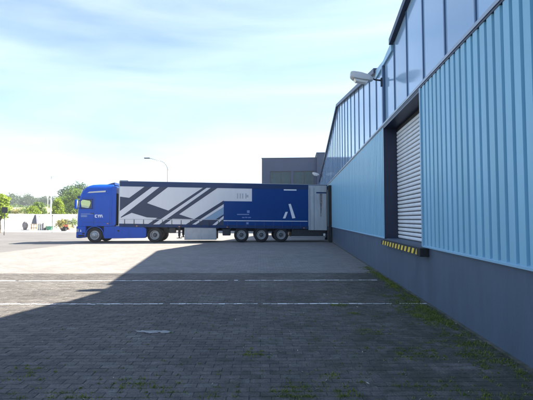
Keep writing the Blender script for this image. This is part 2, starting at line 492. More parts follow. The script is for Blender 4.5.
# painted lines, worn away block by block
def painted_line(p0, p1, w, seed, label):
    r = random.Random(seed); mb = MB()
    p0, p1 = Vector((*p0, 0)), Vector((*p1, 0))
    L = (p1 - p0).length; d = (p1 - p0) / L; nrm = Vector((-d.y, d.x, 0))
    t = 0
    while t < L:
        q = r.uniform(0.06, 0.19)
        if r.random() > 0.09:
            a = -w / 2 + r.uniform(-.012, .02); b = w / 2 + r.uniform(-.04, .01)
            A, B = p0 + d * t, p0 + d * (t + q - r.uniform(0.004, 0.012))
            z = 0.0045
            e0, e1 = r.uniform(-.008, .008), r.uniform(-.008, .008)
            mb.add([(A + nrm * a).to_tuple()[:2] + (z,), (B + nrm * (a + e0)).to_tuple()[:2] + (z,), (B + nrm * (b + e1)).to_tuple()[:2] + (z,), (A + nrm * b).to_tuple()[:2] + (z,)], [(0, 1, 2, 3)])
        t += q
    tag(mb.obj('painted_line', M['paint_line'], fix=False), label, kind='structure')
painted_line((-13.7, 9.15), (2.2, 10.56), 0.085, 1, 'farther worn white line painted across the paving')
painted_line((-13.7, 6.42), (2.33, 7.70), 0.07, 2, 'nearer worn white line painted across the paving')

# ------------------------------------------------------------------ hall
hall = empty('warehouse', (WALL_X, 14, 0))
tag(hall, 'long light blue warehouse hall with ribbed cladding, glazed gables and dark plinth', 'building')
HX, HY = WALL_X, 14.0
def hobj(mb, name, mats, parent=hall, smooth=False):
    """world coordinates to the hall's own frame"""
    mb.v = [(p[0] - HX, p[1] - HY, p[2]) for p in mb.v]
    return mb.obj(name, mats, parent, smooth)
Y0, Y1 = -25.0, 41.0
VAL, PEAK, ZV, ZP = 11.1, 23.25, 5.93, 8.23
def roof_z(y):
    if y > PEAK: return ZP - (y - PEAK) * 0.158
    if y >= VAL: return ZV + (ZP - ZV) * (y - VAL) / (PEAK - VAL)
    if y >= -1.05: return ZV + (ZP - ZV) * (VAL - y) / (PEAK - VAL)
    if y >= -13.2: return ZP - (ZP - ZV) * (-1.05 - y) / 12.15
    return ZV + (ZP - ZV) * (-13.2 - y) / 12.15
brk = [Y0, -13.2, -1.05, VAL, PEAK, Y1]
Z_PL, Z_CL = 1.05, 4.155
mb = MB()
mb.box(HX + 0.36, HX + 20, Y0, Y1, -0.1, Z_CL)
hobj(mb, 'inner_wall', M['core'])
mb = MB()
poly = [(Y0, Z_CL + 0.002), (Y1, Z_CL + 0.002)] + [(y, roof_z(y) - 0.06) for y in reversed(brk)]
mb.prism(poly, HX + 0.11, HX + 20, 'x')
hobj(mb, 'upper_wall', M['core'])
mb = MB()
for a, b in zip(brk[:-1], brk[1:]):
    mb.add([(HX + 0.06, a, roof_z(a) - 0.055), (HX + 20.2, a, roof_z(a) - 0.055), (HX + 20.2, b, roof_z(b) - 0.055), (HX + 0.06, b, roof_z(b) - 0.055),
            (HX + 0.06, a, roof_z(a) - 0.01), (HX + 20.2, a, roof_z(a) - 0.01), (HX + 20.2, b, roof_z(b) - 0.01), (HX + 0.06, b, roof_z(b) - 0.01)],
           [(0, 1, 2, 3), (4, 5, 6, 7), (0, 1, 5, 4), (1, 2, 6, 5), (2, 3, 7, 6), (3, 0, 4, 7)])
hobj(mb, 'roof', M['roof'])
# plinth
mb = MB(); mb.box(HX, HX + 0.36, Y0, Y1 - .004, -0.1, Z_PL)
hobj(mb, 'plinth', M['plinth'])
mb = MB(); mb.box(HX - 0.045, HX + 0.02, -6, 27.2, -0.1, 0.012)
hobj(mb, 'edging_strip', M['concrete'])
# backing behind the cladding
DY0, DY1 = 7.87, 11.10
for a, b in ((Y0 + .003, DY0 - .003), (DY1 + 0.045, Y1 - 0.003)):
    mb = MB(); mb.box(HX + 0.03, HX + 0.358, a, b, Z_PL, Z_CL - 0.003)
    hobj(mb, 'wall_infill', M['core'])
    mb = MB(); mb.prism([(HX - 0.05, Z_PL - 0.015), (HX - 0.05, Z_PL + 0.012), (HX - 0.005, Z_PL + 0.035), (HX + 0.02, Z_PL + 0.035), (HX + 0.02, Z_PL + 0.002), (HX - 0.04, Z_PL + 0.002), (HX - 0.042, Z_PL - 0.015)], a, b, 'y')
    hobj(mb, 'drip_flashing', M['trim_blue'])
# trapezoidal sheets, five ribs each
XC, XG = -0.036, 0.024
def sheet_mesh():
    prof = []
    for k in range(5):
        y = k * 0.2
        prof += [(XC, y), (XC, y + 0.130), (XG, y + 0.140), (XG, y + 0.190)]
    prof.append((XC, 1.0))
    mb = MB()
    z0, z1 = Z_PL + 0.014, Z_CL - 0.03
    vs = [(p[0], p[1], z) for z in (z0, z1) for p in prof]
    n = len(prof)
    fs = [(i, i + 1, n + i + 1, n + i) for i in range(n - 1)]
    mb.add(vs, fs)
    return mb.mesh('cladding_sheet', M['clad'], fix=False)
sm = sheet_mesh()
y = DY0 - 0.04 - 1.0
while y > -24:
    o = link('cladding_sheet', sm, hall); o.location = (0, y - HY, 0); o.rotation_euler.z = random.gauss(0, .0012)
    y -= 1.0
y = DY1 + 0.06
while y < Y1 - 1:
    o = link('cladding_sheet', sm, hall); o.location = (0, y - HY, 0); o.rotation_euler.z = random.gauss(0, .0012)
    y += 1.0
# rail at the head of the cladding
mb = MB(); mb.box(HX - 0.055, HX + 0.10, Y0, Y1, Z_CL - 0.008, Z_CL + 0.045)
hobj(mb, 'head_rail', M['rail'])
mb = MB(); mb.box(HX - 0.045, HX + 0.029, Y0, Y1, Z_CL - 0.045, Z_CL - 0.0085)  # navy strip that paints in the shadow under the head rail
hobj(mb, 'painted_shadow_strip', M['navy'])
# glazing panels of the gables
def panel_mat(name, shade):
    m = mat(name, (0.30 * shade, 0.46 * shade, 0.66 * shade), 0.11, spec=0.8, var=0.03, vscale=0.7, bump=0.02, bscale=1.2, stretch=(1, 1, 0.3))
    return m
PM = [panel_mat('translucent_panel', s) for s in (0.92, 1.0, 1.07)]
ym = 5.565 - 1.124 * 27
k = 0
while ym < Y1 - 0.2:
    a, b = max(ym, Y0), min(ym + 1.124, Y1)
    if b - a > 0.2:
        ins = 0.022
        top = [(y_, roof_z(y_) - 0.10) for y_ in [a + ins] + [q for q in brk if a + ins < q < b - ins] + [b - ins]]
        poly = [(b - ins, Z_CL + 0.047), (a + ins, Z_CL + 0.047)] + top
        mb = MB(); mb.prism(poly, HX + 0.025, HX + 0.105, 'x')
        o = hobj(mb, 'glazing_panel', PM[(k * 7) % 3])
        mb = MB(); mb.box(HX + 0.002, HX + 0.10, b - 0.020, b + 0.020, Z_CL + 0.047, roof_z(b) - 0.08)
        hobj(mb, 'mullion', M['mullion'])
    ym += 1.124; k += 1
# dark verge along the gables, stopping short of the valley gutters
def verge(a, b, h=0.15, name='verge_trim', m='navy', out=0.09, lift=0.02):
    mb = MB()
    pts = [(a, roof_z(a) - h + lift), (b, roof_z(b) - h + lift), (b, roof_z(b) + lift), (a, roof_z(a) + lift)]
    mb.prism(pts, HX - out, HX + 0.16, 'x')
    hobj(mb, name, M[m])
verge(Y0, -14.2); verge(-12.2, -1.05); verge(-1.05, 10.15); verge(12.15, PEAK); verge(PEAK, Y1)
mb = MB()
mb.prism([(10.15, ZV - 0.10), (12.15, ZV - 0.10), (12.15, roof_z(12.15) - 0.05), (VAL, ZV + 0.02), (10.15, roof_z(10.15) - 0.05)], HX - 0.03, HX + 0.16, 'x')
hobj(mb, 'gutter_end', M['trim_blue'])
# downpipe under the valley
mb = MB(); mb.box(HX - 0.05, HX + 0.004, VAL + 0.02, VAL + 0.13, Z_CL + 0.05, ZV - 0.10)
hobj(mb, 'downpipe', M['mullion'])

# door recess, frame and roller shutter
mb = MB(); mb.box(HX - 0.045, HX + 0.358, DY1, DY1 + 0.042, Z_PL + 0.002, Z_CL - 0.047)
hobj(mb, 'door_jamb', M['navy'])
mb = MB(); mb.box(HX + 0.0, HX + 0.358, DY0 - 0.001, DY0 + 0.035, Z_PL + 0.002, Z_CL - 0.047)
hobj(mb, 'door_jamb', M['navy'])
mb = MB(); mb.box(HX - 0.04, HX + 0.357, DY0 + 0.036, DY1 - 0.001, Z_CL - 0.10, Z_CL - 0.047)
hobj(mb, 'door_lintel', M['navy'])
mb = MB(); mb.box(HX - 0.055, HX + 0.01, DY0 - 0.04, DY0 + 0.02, Z_PL + 0.0, Z_CL - 0.048)
hobj(mb, 'corner_trim', M['trim_blue'])
shutter = MB().box(HX + 0.33, HX + 0.355, DY0 + 0.036, DY1 - 0.002, Z_PL + 0.003, Z_CL - 0.101)
shutter = hobj(shutter, 'roller_shutter', M['darksteel'])
SH = 0.1
mb = MB()
prof = [(0.0, 0.004), (-0.012, 0.010), (-0.021, 0.020), (-0.023, 0.030), (-0.023, 0.074), (-0.019, 0.080), (0.0, 0.082)]
w = DY1 - DY0 - 0.06
mb.prism(prof, 0, w, 'y')
slm = mb.mesh('slat', M['shutter'], 'auto')
z = Z_PL + 0.01
while z + SH < Z_CL - 0.10:
    o = link('slat', slm, shutter); o.location = (0.329, DY0 + 0.046 - HY, z)
    z += SH
# striped bumper plate below the door
bz0, bz1 = 0.885, 1.0
mb = MB(); mb.box(HX - 0.14, HX, DY0 - 0.02, DY1 + 0.03, bz0, bz1)
plate = hobj(mb, 'bumper_plate', M['black'])
n = 12; pw = (DY1 - DY0) / n
for i in range(n):
    ya = DY0 + i * pw
    mb = MB()
    mb.prism([(ya + 0.02, bz0 + 0.004), (ya + 0.02 + pw * 0.5, bz0 + 0.004), (ya + 0.02 + pw * 0.5 - 0.085, bz1 - 0.004), (ya + 0.02 - 0.085 if i else ya - 0.01, bz1 - 0.004)], HX - 0.1435, HX - 0.139, 'x')
    hobj(mb, 'warning_stripe', M['yellow'], plate)
mb = MB(); mb.cbox(HX - 0.17, HX + 0.0, DY0 - 0.24, DY0 - 0.03, 0.87, Z_PL - 0.02, 0.012)
hobj(mb, 'bumper_block', M['black'])
# dock shelter behind the trailer
mb = MB()
mb.cbox(HX - 0.24, HX - 0.036, 27.22, 27.58, 0.0, 3.86, 0.03)
mb.cbox(HX - 0.24, HX - 0.036, 30.75, 31.1, 0.0, 3.86, 0.03)
mb.cbox(HX - 0.24, HX - 0.036, 27.585, 30.745, 3.76, 3.86, 0.03)
hobj(mb, 'dock_shelter', M['black'])

# wall lamps
def wall_lamp(y, z, label, w=0.30):
    o = empty('wall_lamp', (HX + 0.0, y, z))
    tag(o, label, 'lamp', 'lamps on brackets along the hall')
    MB().cbox(-0.09, -0.0505, -0.035, 0.035, -0.17, 0.07, 0.008).obj('wall_bracket', M['darksteel'], o)
    MB().path([(-0.07, 0, 0.0), (-0.22, 0, 0.02), (-0.36, 0, 0.075)], [0.026, 0.024, 0.024], 8).obj('arm', M['darksteel'], o, True)
    mb = MB()
    # head: tapering housing, wider at the front, tilted up
    secs = [(-0.30, 0.05, -0.00, 0.08), (-0.40, 0.115, -0.035, 0.13), (-0.62, 0.15, -0.045, 0.165), (-0.84, 0.15, -0.03, 0.17), (-0.92, 0.12, 0.02, 0.15)]
    vs = []
    for x, hw, z0, z1 in secs:
        zo = -(x + 0.30) * 0.16
        vs += [(x, -hw, z0 + zo), (x, hw, z0 + zo), (x, hw * 0.8, z1 + zo), (x, -hw * 0.8, z1 + zo)]
    fs = [(i * 4 + j, i * 4 + (j + 1) % 4, i * 4 + 4 + (j + 1) % 4, i * 4 + 4 + j) for i in range(4) for j in range(4)] + [(0, 1, 2, 3), (16, 17, 18, 19)]
    mb.add(vs, fs)
    h = mb.obj('lamp_head', M['lampgrey'], o)
    bm = bmesh.new(); bm.from_mesh(h.data)
    bmesh.ops.bevel(bm, geom=bm.edges[:], offset=0.012, segments=2, affect='EDGES'); bm.to_mesh(h.data); bm.free()
    mb = MB()
    mb.add([(-0.44, -0.10, -0.030), (-0.82, -0.125, 0.036), (-0.82, 0.125, 0.036), (-0.44, 0.10, -0.030), (-0.50, -0.08, -0.075), (-0.78, -0.10, -0.025), (-0.78, 0.10, -0.025), (-0.50, 0.08, -0.075)],
           [(0, 1, 2, 3), (4, 5, 6, 7), (0, 1, 5, 4), (1, 2, 6, 5), (2, 3, 7, 6), (3, 0, 4, 7)])
    mb.obj('diffuser', M['lampglass'], h)
wall_lamp(11.16, 5.42, 'grey floodlight on a dark arm above the roller shutter door')
wall_lamp(36.4, 5.55, 'small far lamp on the hall wall above the trailer roof')

# ------------------------------------------------------------------ office block behind
ob = empty('office_building', (0, 48, 0))
tag(ob, 'dark grey flat roofed office block behind the trailer', 'building')
xa, xb = -4.05, 14.0
WN = [(-3.05, -0.55), (-0.22, 2.25), (2.9, 5.3), (6.0, 8.4)]
ZB, ZT, ZR = 5.55, 7.32, 8.87
# wall in pieces round the openings
mb = MB()
cuts = [xa] + [c for w_ in WN for c in w_] + [xb]
mb.box(xa, xb, 0.0, 0.3, ZT, ZR); mb.box(xa, xb, 0.0, 0.3, -0.1, ZB)
for i in range(0, len(cuts), 2): mb.box(cuts[i], cuts[i + 1], 0.0, 0.3, ZB + 0.001, ZT - 0.001)
mb.box(xa, xa + 0.3, 0.301, 12, -0.1, ZR); mb.box(xb - 0.3, xb, 0.301, 12, -0.1, ZR); mb.box(xa, xb, 12.001, 12.3, -0.1, ZR)
mb.obj('wall', M['render'], ob)
MB().box(xa + .3, xb - .3, .3, 12, ZR - 0.5, ZR - 0.3).obj('roof', M['roof'], ob)
MB().box(xa - 0.05, xb + 0.05, -0.05, 0.36, ZR + 0.002, ZR + 0.09).obj('parapet_cap', M['navy'], ob)
MB().box(xa + .3, xb - .3, 2.5, 2.6, 0, ZR - .6).obj('inner_partition', M['core'], ob)
for (a, b) in WN:
    wf = MB()
    t = 0.07
    wf.box(a, b, 0.10, 0.2, ZB, ZB + t); wf.box(a, b, 0.10, 0.2, ZT - t, ZT)
    mid = (a + b) / 2 + 0.05
    for q in (a, mid - t / 2, b - t): wf.box(q, q + t, 0.098, 0.198, ZB + t, ZT - t)
    wf = wf.obj('window', M['frame_dark'], ob)
    for p, q in ((a + t, mid - t / 2), (mid + t / 2, b - t)):
        MB().box(p, q, 0.135, 0.15, ZB + t, ZT - t).obj('pane', M['office_glass'], wf)
    MB().box(a - 0.05, b + 0.05, -0.06, 0.1, ZB - 0.05, ZB - 0.002).obj('sill', M['navy'], wf)
MB().box(2.55, 8.0, -0.35, 5, -0.1, 9.42).obj('stair_tower', M['render'], ob)
MB().box(2.5, 8.05, -0.4, 5.05, 9.422, 9.50).obj('tower_cap', M['navy'], ob)

# ------------------------------------------------------------------ lorry
TR_ORIGIN = (-11.84, 27.06, 0)
TR_ROT = R(187.4)
def wheel(parent, name, x, y, outer, w=0.33, r=0.5, convex=False, side=1):
    """side=+1 outer face towards +Y"""
    t = MB()
    t.lathe([(0.30, -w / 2 + 0.02), (0.36, -w / 2), (r - 0.06, -w / 2), (r - 0.012, -w / 2 + 0.03), (r, -w / 2 + 0.07), (r, w / 2 - 0.07), (r - 0.012, w / 2 - 0.03), (r - 0.06, w / 2), (0.36, w / 2), (0.30, w / 2 - 0.02), (0.285, 0), (0.30, -w / 2 + 0.02)], 32)
    wo = t.obj(name, M['tyre'], parent, 'auto'); wo.location = (x, y, r)
    if side < 0: wo.rotation_euler.z = math.pi
    rim = MB()
    if convex:
        rim.lathe([(0.30, w / 2 - 0.02), (0.275, w / 2 - 0.02), (0.255, w / 2 - 0.06), (0.22, w / 2 - 0.055), (0.17, w / 2 + 0.0), (0.12, w / 2 + 0.01), (0.10, w / 2 + 0.05), (0.06, w / 2 + 0.07), (0.001, w / 2 + 0.075)], 32)
    else:
        rim.lathe([(0.30, w / 2 - 0.02), (0.275, w / 2 - 0.02), (0.262, w / 2 - 0.09), (0.22, w / 2 - 0.13), (0.16, w / 2 - 0.12), (0.15, w / 2 - 0.12)], 32)
    ro = rim.obj('rim', M['rim'], wo, 'auto')
    hb = MB()
    if not convex:
        hb.lathe([(0.15, w / 2 - 0.121), (0.12, w / 2 - 0.05), (0.10, w / 2 - 0.01), (0.05, w / 2 + 0.0), (0.001, w / 2 + 0.0)], 20)
    for k in range(10):
        a = 2 * math.pi * k / 10
        q = (0.185 * math.cos(a), 0.185 * math.sin(a)); yb = (w / 2 - 0.02) if convex else (w / 2 - 0.125)
        hb.tube((q[0], yb, q[1]), (q[0], yb + 0.035, q[1]), 0.014, n=6)
    hb.obj('hub', M['hub'], wo, 'auto')
    return wo

trailer = empty('semi_trailer', TR_ORIGIN, TR_ROT)
tag(trailer, 'curtain sided lorry trailer with grey and blue diagonal livery backed to the hall', 'trailer')
KS = 0.0136
def tz(x, z): return z + KS * (x + 9.44)
def tobj(mb, name, mats, parent=trailer, smooth=False):
    mb.v = [(p[0], p[1], tz(p[0], p[2])) for p in mb.v]
    return mb.obj(name, mats, parent, smooth)
S = 0.0672
def LX(px): return (119.5 - px) * S
def LZ(px, py): return 4.0 - (py - (180.6 + (px - 119.5) / 208.0 * 3.9)) * S
XR = -13.98
# body
MB_ = MB(); MB_.box(XR + 0.05, -0.02, -1.22, 1.22, 1.16, 3.86); tobj(MB_, 'load_space', M['core'])
mb = MB(); mb.box(XR, 0, -1.25, 1.25, 3.905, 3.985); tobj(mb, 'roof', M['greypanel'])
for s_ in (1, -1):
    mb = MB(); mb.box(XR, 0.0, min(s_ * 1.222, s_ * 1.268), max(s_ * 1.222, s_ * 1.268), 3.62, 3.96); tobj(mb, 'roof_rail', M['navyrail'])
    mb = MB(); mb.box(XR, 0.0, min(s_ * 1.20, s_ * 1.262), max(s_ * 1.20, s_ * 1.262), 0.93, 1.14); tobj(mb, 'floor_rail', M['navyrail'])
mb = MB(); mb.box(0.001, 0.06, -1.25, 1.25, 1.0, 3.97); tobj(mb, 'front_bulkhead', M['greypanel'])
mb = MB(); mb.box(-0.55, 0.03, -1.25, 1.25, 3.99, 4.04); tobj(mb, 'roof_fairing', M['greypanel'])
XQ = LX(308)
# curtains: rippled sheets
def curtain(side):
    mb = MB(); nx = 150; nz = 6
    vs = []
    for j in range(nz + 1):
        for i in range(nx + 1):
            x = XQ * i / nx; z = 1.02 + (3.64 - 1.02) * j / nz
            vs.append((x, side * (1.258 + 0.0015 * math.sin(x * 21)), z))
    mb.add(vs, [(j * (nx + 1) + i, j * (nx + 1) + i + 1, (j + 1) * (nx + 1) + i + 1, (j + 1) * (nx + 1) + i) for j in range(nz) for i in range(nx)])
    return tobj(mb, 'side_curtain', M['curtain'], smooth=True)
cur = curtain(1); curtain(-1)
def decal(pts, m, lay, name, parent=cur):
    mb = MB()
    # counter-clockwise seen from +Y
    vs = [(LX(x), 1.2575 + 0.0035 * lay, LZ(x, y)) for x, y in pts]
    mb.add(vs, [tuple(range(len(vs)))])
    mb.v = [(p[0], p[1], tz(p[0], p[2])) for p in mb.v]
    me = mb.mesh(name, M[m], fix=False)
    bm = bmesh.new(); bm.from_mesh(me)
    bmesh.ops.triangulate(bm, faces=bm.faces[:])
    for f in bm.faces:
        if f.normal.y < 0: f.normal_flip()
    bm.to_mesh(me); bm.free()
    return link(name, me, parent)
T_ = 186.6
decal([(143.6, T_), (167.3, T_), (146.3, 203), (175, 213.3), (193, 219.3), (170, 218.6), (146.3, 217.2), (131.4, 212.6), (121, 217.5), (119.8, 212), (119.8, 196.5), (128.75, 197.75)], 'cdark', 1, 'stripe')
decal([(151.5, T_), (158.8, T_), (131.0, 208.9), (119.8, 217.6), (119.8, 210.9)], 'curtain', 2, 'stripe')
decal([(201.5, 187.6), (216.5, 187.6), (163.5, 224.2), (147, 224.2)], 'cdark', 1.5, 'stripe')
decal([(205.5, 187.6), (209.6, 187.6), (158.5, 224.2), (152.5, 224.2)], 'curtain', 2.5, 'stripe')
decal([(222.2, 200.6), (222.2, 204.2), (190.5, 224.8), (184, 224.8)], 'cdark', 2, 'stripe')
decal([(222.2, 207.0), (222.2, 214.5), (214, 219.6), (202, 219.6)], 'cpale', 1.5, 'stripe')
decal([(202, 219.6), (214, 219.6), (222.2, 214.5), (222.2, 225.4), (194, 225.0)], 'cdark', 1.7, 'stripe')
decal([(222.2, 216.0), (222.2, 218.6), (214.5, 225.2), (211, 225.2)], 'curtain', 2.4, 'stripe')
decal([(222.2, 201.2), (250.5, 201.6), (250.5, 187.5), (307.9, 188), (307.9, 228.6), (222.2, 226.6)], 'cblue', 1, 'blue_panel')
decal([(222.2, 220.5), (307, 221.6), (307, 222.2), (222.2, 221.2)], 'white', 2, 'reflective_tape')
decal([(120, 218.7), (222.2, 219.7), (222.2, 220.1), (120, 219.1)], 'cghost', 3, 'reflective_tape')
# slanted emblem of two strokes
decal([(287.6, 204.4), (289.9, 204.2), (294.6, 218.6), (291.4, 219.0)], 'white', 2, 'emblem_stroke')
decal([(284.6, 212.3), (286.9, 212.3), (284.4, 218.9), (281.8, 218.9)], 'white', 2, 'emblem_stroke')
decal([(282.8, 188.4), (295.8, 188.6), (295.8, 190.8), (282.8, 190.6)], 'white', 2, 'plate_label')
# small print, too fine to read in the photograph
for (x0, x1, y_) in ((235.6, 247.8, 214.2), (240.6, 243, 217.3), (243.6, 246, 217.2), (246.6, 249.6, 217.3)):
    decal([(x0, y_), (x1, y_ + .1), (x1, y_ + 1.0), (x0, y_ + .9)], 'bluetext', 2, 'small_print')
decal([(245.6, 210.6), (248.2, 210.6), (248.2, 213.2), (245.6, 213.2)], 'bluetext', 2, 'small_print')
decal([(245.0, 222.6), (247.2, 222.6), (247.2, 224.6), (245.0, 224.6)], 'bluetext', 2, 'small_print')
for x0 in (235.5, 238.2, 240.6, 243.8):
    decal([(x0, 193.5), (x0 + 1.2, 193.5), (x0 + 1.2, 198.8), (x0, 198.8)], 'cghost', 1, 'faint_print')
decal([(245, 195), (247, 195), (247, 197.5), (245, 197.5)], 'cghost', 1, 'faint_print')
# curtain straps with buckles
stm = None
k = 0
x = -0.35
while x > XQ + 0.3:
    mb = MB()
    mb.box(-0.02, 0.02, 0, 0.004, 0.99, 1.42); mb.box(-0.03, 0.03, 0.0, 0.018, 1.02, 1.13)
    so = mb.obj('strap', M['darksteel'] if x > -6.9 else M['bluedark'], cur)
    so.location = (x, 1.2745, KS * (x + 9.44))
    x -= 0.62; k += 1
for s_ in (1, -1):
    mb = MB(); y0_, y1_ = sorted((s_ * 1.225, s_ * 1.285)); mb.box(XR + 0.06, XQ - 0.002, y0_, y1_, 0.86, 3.92)
    pnl = tobj(mb, 'rear_side_panel', M['greypanel'])
    if s_ > 0:
        def flat(pts, m, name, out=1.2885):
            mb = MB(); mb.add([(LX(x), out, LZ(x, y)) for x, y in pts], [tuple(range(len(pts)))])
            mb.v = [(p[0], p[1], tz(p[0], p[2])) for p in mb.v]
            o = link(name, mb.mesh(name, M[m], fix=False), pnl)
            for p in o.data.polygons:
                if p.normal.y < 0: p.flip()
        flat([(316, 192.2), (326.4, 192.4), (326.4, 193.8), (316, 193.6)], 'navyrail', 'handle_bar')
        flat([(319.6, 193.8), (322.2, 193.8), (321.9, 204), (321.2, 213), (320.9, 217.5), (320.2, 217.5), (319.9, 207), (319.4, 198)], 'rust', 'rust_streak')
        for xx in (309.2, 313.5, 327.2):
            flat([(xx, 188), (xx + 0.35, 188), (xx + .35, 231.5), (xx, 231.5)], 'hub', 'panel_seam')
mb = MB(); mb.box(XR, XR + 0.059, -1.26, 1.26, 0.9, 3.98); tobj(mb, 'rear_frame', M['darksteel'])
# chassis
mb = MB()
for s_ in (1, -1):
    y0_, y1_ = sorted((s_ * 0.45, s_ * 0.60)); mb.box(XR + 0.1, -0.2, y0_, y1_, 0.72, 0.92)
for i in range(16): mb.box(-0.6 - i * 0.85, -0.5 - i * 0.85, -1.18, 1.18, 0.86, 1.0)
tobj(mb, 'chassis', M['darksteel'])
for xw in (LX(240), LX(260), LX(280)):
    for s_ in (1, -1):
        wheel(trailer, 'wheel', xw, s_ * 1.055, 1, w=0.37, side=s_)
    MB().tube((xw, -0.9, 0.5), (xw, 0.9, 0.5), 0.07, n=10).obj('axle', M['darksteel'], trailer)
    for s_ in (1, -1):
        mb = MB(); n = 9; y0_, y1_ = sorted((s_ * 0.86, s_ * 1.24))
        for i in range(n):
            a, b = math.pi * (0.12 + 0.76 * i / n), math.pi * (0.12 + 0.76 * (i + 1) / n)
            r0, r1 = 0.545, 0.56
            mb.prism([(xw + r0 * math.cos(a), .5 + r0 * math.sin(a) * .86), (xw + r0 * math.cos(b), .5 + r0 * math.sin(b) * .86), (xw + r1 * math.cos(b), .5 + r1 * math.sin(b) * .86), (xw + r1 * math.cos(a), .5 + r1 * math.sin(a) * .86)], y0_, y1_, 'y')
        mb.obj('mudguard', M['black'], trailer)
# pallet box between the landing gear and the wheels
for s_ in (1, -1):
    bx0, bx1 = LX(214.8), LX(183.2)
    y0_, y1_ = sorted((s_ * 0.62, s_ * 1.22))
    mb = MB(); mb.cbox(bx0, bx1, y0_, y1_, 0.17, 1.02, 0.02)
    pb = mb.obj('pallet_box', M['boxgrey'], trailer)
    yf = s_ * 1.222
    for xx in (bx0 + 0.03, bx1 - 0.07, (bx0 + bx1) / 2 - .02):
        mb = MB(); a_, b_ = sorted((yf - s_ * .01, yf + s_ * 0.012)); mb.box(xx, xx + 0.04, a_, b_, 0.2, 1.0); mb.obj('box_edge', M['greypanel'], pb)
# landing gear
for s_ in (1, -1):
    xg = LX(177.5)
    mb = MB(); y0_, y1_ = sorted((s_ * 0.82, s_ * 0.96)); mb.box(xg - 0.07, xg + 0.07, y0_, y1_, 0.42, 1.05); mb.box(xg - 0.045, xg + 0.045, y0_ + .03, y1_ - .03, 0.30, 0.42); mb.box(xg - 0.16, xg + 0.16, y0_ - .05, y1_ + .05, 0.26, 0.30)
    mb.tube((xg, s_ * 0.9, 0.95), (xg - 0.6, s_ * 0.7, 0.95), 0.03)
    mb.obj('landing_leg', M['darksteel'], trailer)
mb = MB(); mb.cbox(LX(174), LX(168), 0.7, 1.1, 0.62, 0.98, 0.03); mb.obj('control_box', M['darksteel'], trailer)
mb = MB(); mb.cbox(LX(229), LX(221), 0.5, 1.15, 0.45, 0.9, 0.05); mb.obj('air_tank', M['darksteel'], trailer)
mb = MB(); mb.cbox(LX(326), LX(291), -1.0, 1.10, 0.34, 0.88, 0.04); mb.obj('lift_housing', M['darksteel'], trailer)
mb = MB(); mb.tube((LX(326), 1.12, 0.36), (LX(290), 1.12, 0.36), 0.035, n=8); mb.tube((LX(326), -1.12, 0.36), (LX(290), -1.12, 0.36), 0.035, n=8)
mb.obj('side_guard', M['steel'], trailer)
mb = MB(); mb.box(XR + 0.02, XR + 0.14, -1.2, 1.2, 0.40, 0.54); mb.box(XR + .05, XR + .12, -.9, -.8, .5, .95); mb.box(XR + .05, XR + .12, .8, .9, .5, .95); mb.obj('underrun_bar', M['darksteel'], trailer)
mb = MB(); mb.cbox(LX(325.4), LX(323.4), 1.12, 1.2, 0.42, 0.58, 0.01); mb.obj('reflector', M['white'], trailer)
for xx in (-1.2, -4.0, -7.2, -12.4):
    mb = MB(); mb.cbox(xx, xx + 0.1, 1.262, 1.275, 0.97, 1.02, 0.004); tobj(mb, 'side_marker', M['orange_lamp'])

# --- tractor
trac = empty('tractor_unit', TR_ORIGIN, TR_ROT)
tag(trac, 'bright blue high roofed tractor unit coupled in front of the trailer', 'truck')
def loft(secs, nseg=5):
    """secs: (z, x_rear, x_front, half_width, front_radius)"""
    rings = []
    for z, xr, xf, w, r in secs:
        ring = [(xr, -w, z), (xr, w, z)]
        for i in range(nseg + 1):
            a = math.pi / 2 * (1 - i / nseg)
            ring.append((xf - r + r * math.cos(a), w - r + r * math.sin(a), z))
        for i in range(nseg + 1):
            a = -math.pi / 2 * (i / nseg)
            ring.append((xf - r + r * math.cos(a), -(w - r) + r * math.sin(a), z))
        rings.append(ring)
    n = len(rings[0]); vs = [p for r_ in rings for p in r_]; fs = []
    for k in range(len(rings) - 1):
        for i in range(n):
            j = (i + 1) % n
            fs.append((k * n + i, k * n + j, (k + 1) * n + j, (k + 1) * n + i))
    fs.append(tuple(range(n - 1, -1, -1))); fs.append(tuple((len(rings) - 1) * n + i for i in range(n)))
    return vs, fs
cab = MB().add(*loft([(1.10, .5, 2.80, 1.235, .24), (1.5, .5, 2.81, 1.245, .26), (1.95, .5, 2.80, 1.25, .28), (2.25, .5, 2.77, 1.25, .28), (2.9, .5, 2.70, 1.245, .28), (3.15, .5, 2.66, 1.235, .30), (3.42, .5, 2.57, 1.20, .34), (3.62, .5, 2.44, 1.15, .38), (3.78, .5, 2.25, 1.08, .42), (3.87, .52, 2.02, .98, .42), (3.91, .58, 1.7, .80, .4)]))
cab = cab.obj('cab', [M['blue'], M['cabin']], trac, 'auto')
# hollow the cab: room inside, windscreen and both side windows
WIN = [(2.50, 2.30), (1.82, 2.30), (1.82, 2.84), (2.47, 2.84), (2.56, 2.72)]
def cutter(mb):
    me = mb.mesh('cut', M['cabin']); o = bpy.data.objects.new('cut', me); col.objects.link(o); return o
cutters = [cutter(MB().box(1.0, 2.60, -1.17, 1.17, 1.5, 3.0)), cutter(MB().box(2.4, 3.2, -1.06, 1.06, 2.08, 2.90)), cutter(MB().prism(WIN, -2, 2, 'y'))]
for c in cutters:
    md = cab.modifiers.new('b', 'BOOLEAN'); md.operation = 'DIFFERENCE'; md.solver = 'EXACT'
    c.parent = trac; md.object = c
bpy.context.view_layer.update()
dg = bpy.context.evaluated_depsgraph_get()
me2 = bpy.data.meshes.new_from_object(cab.evaluated_get(dg))
cab.modifiers.clear(); cab.data = me2
me2.name = 'cab'
for c in cutters: bpy.data.objects.remove(c)
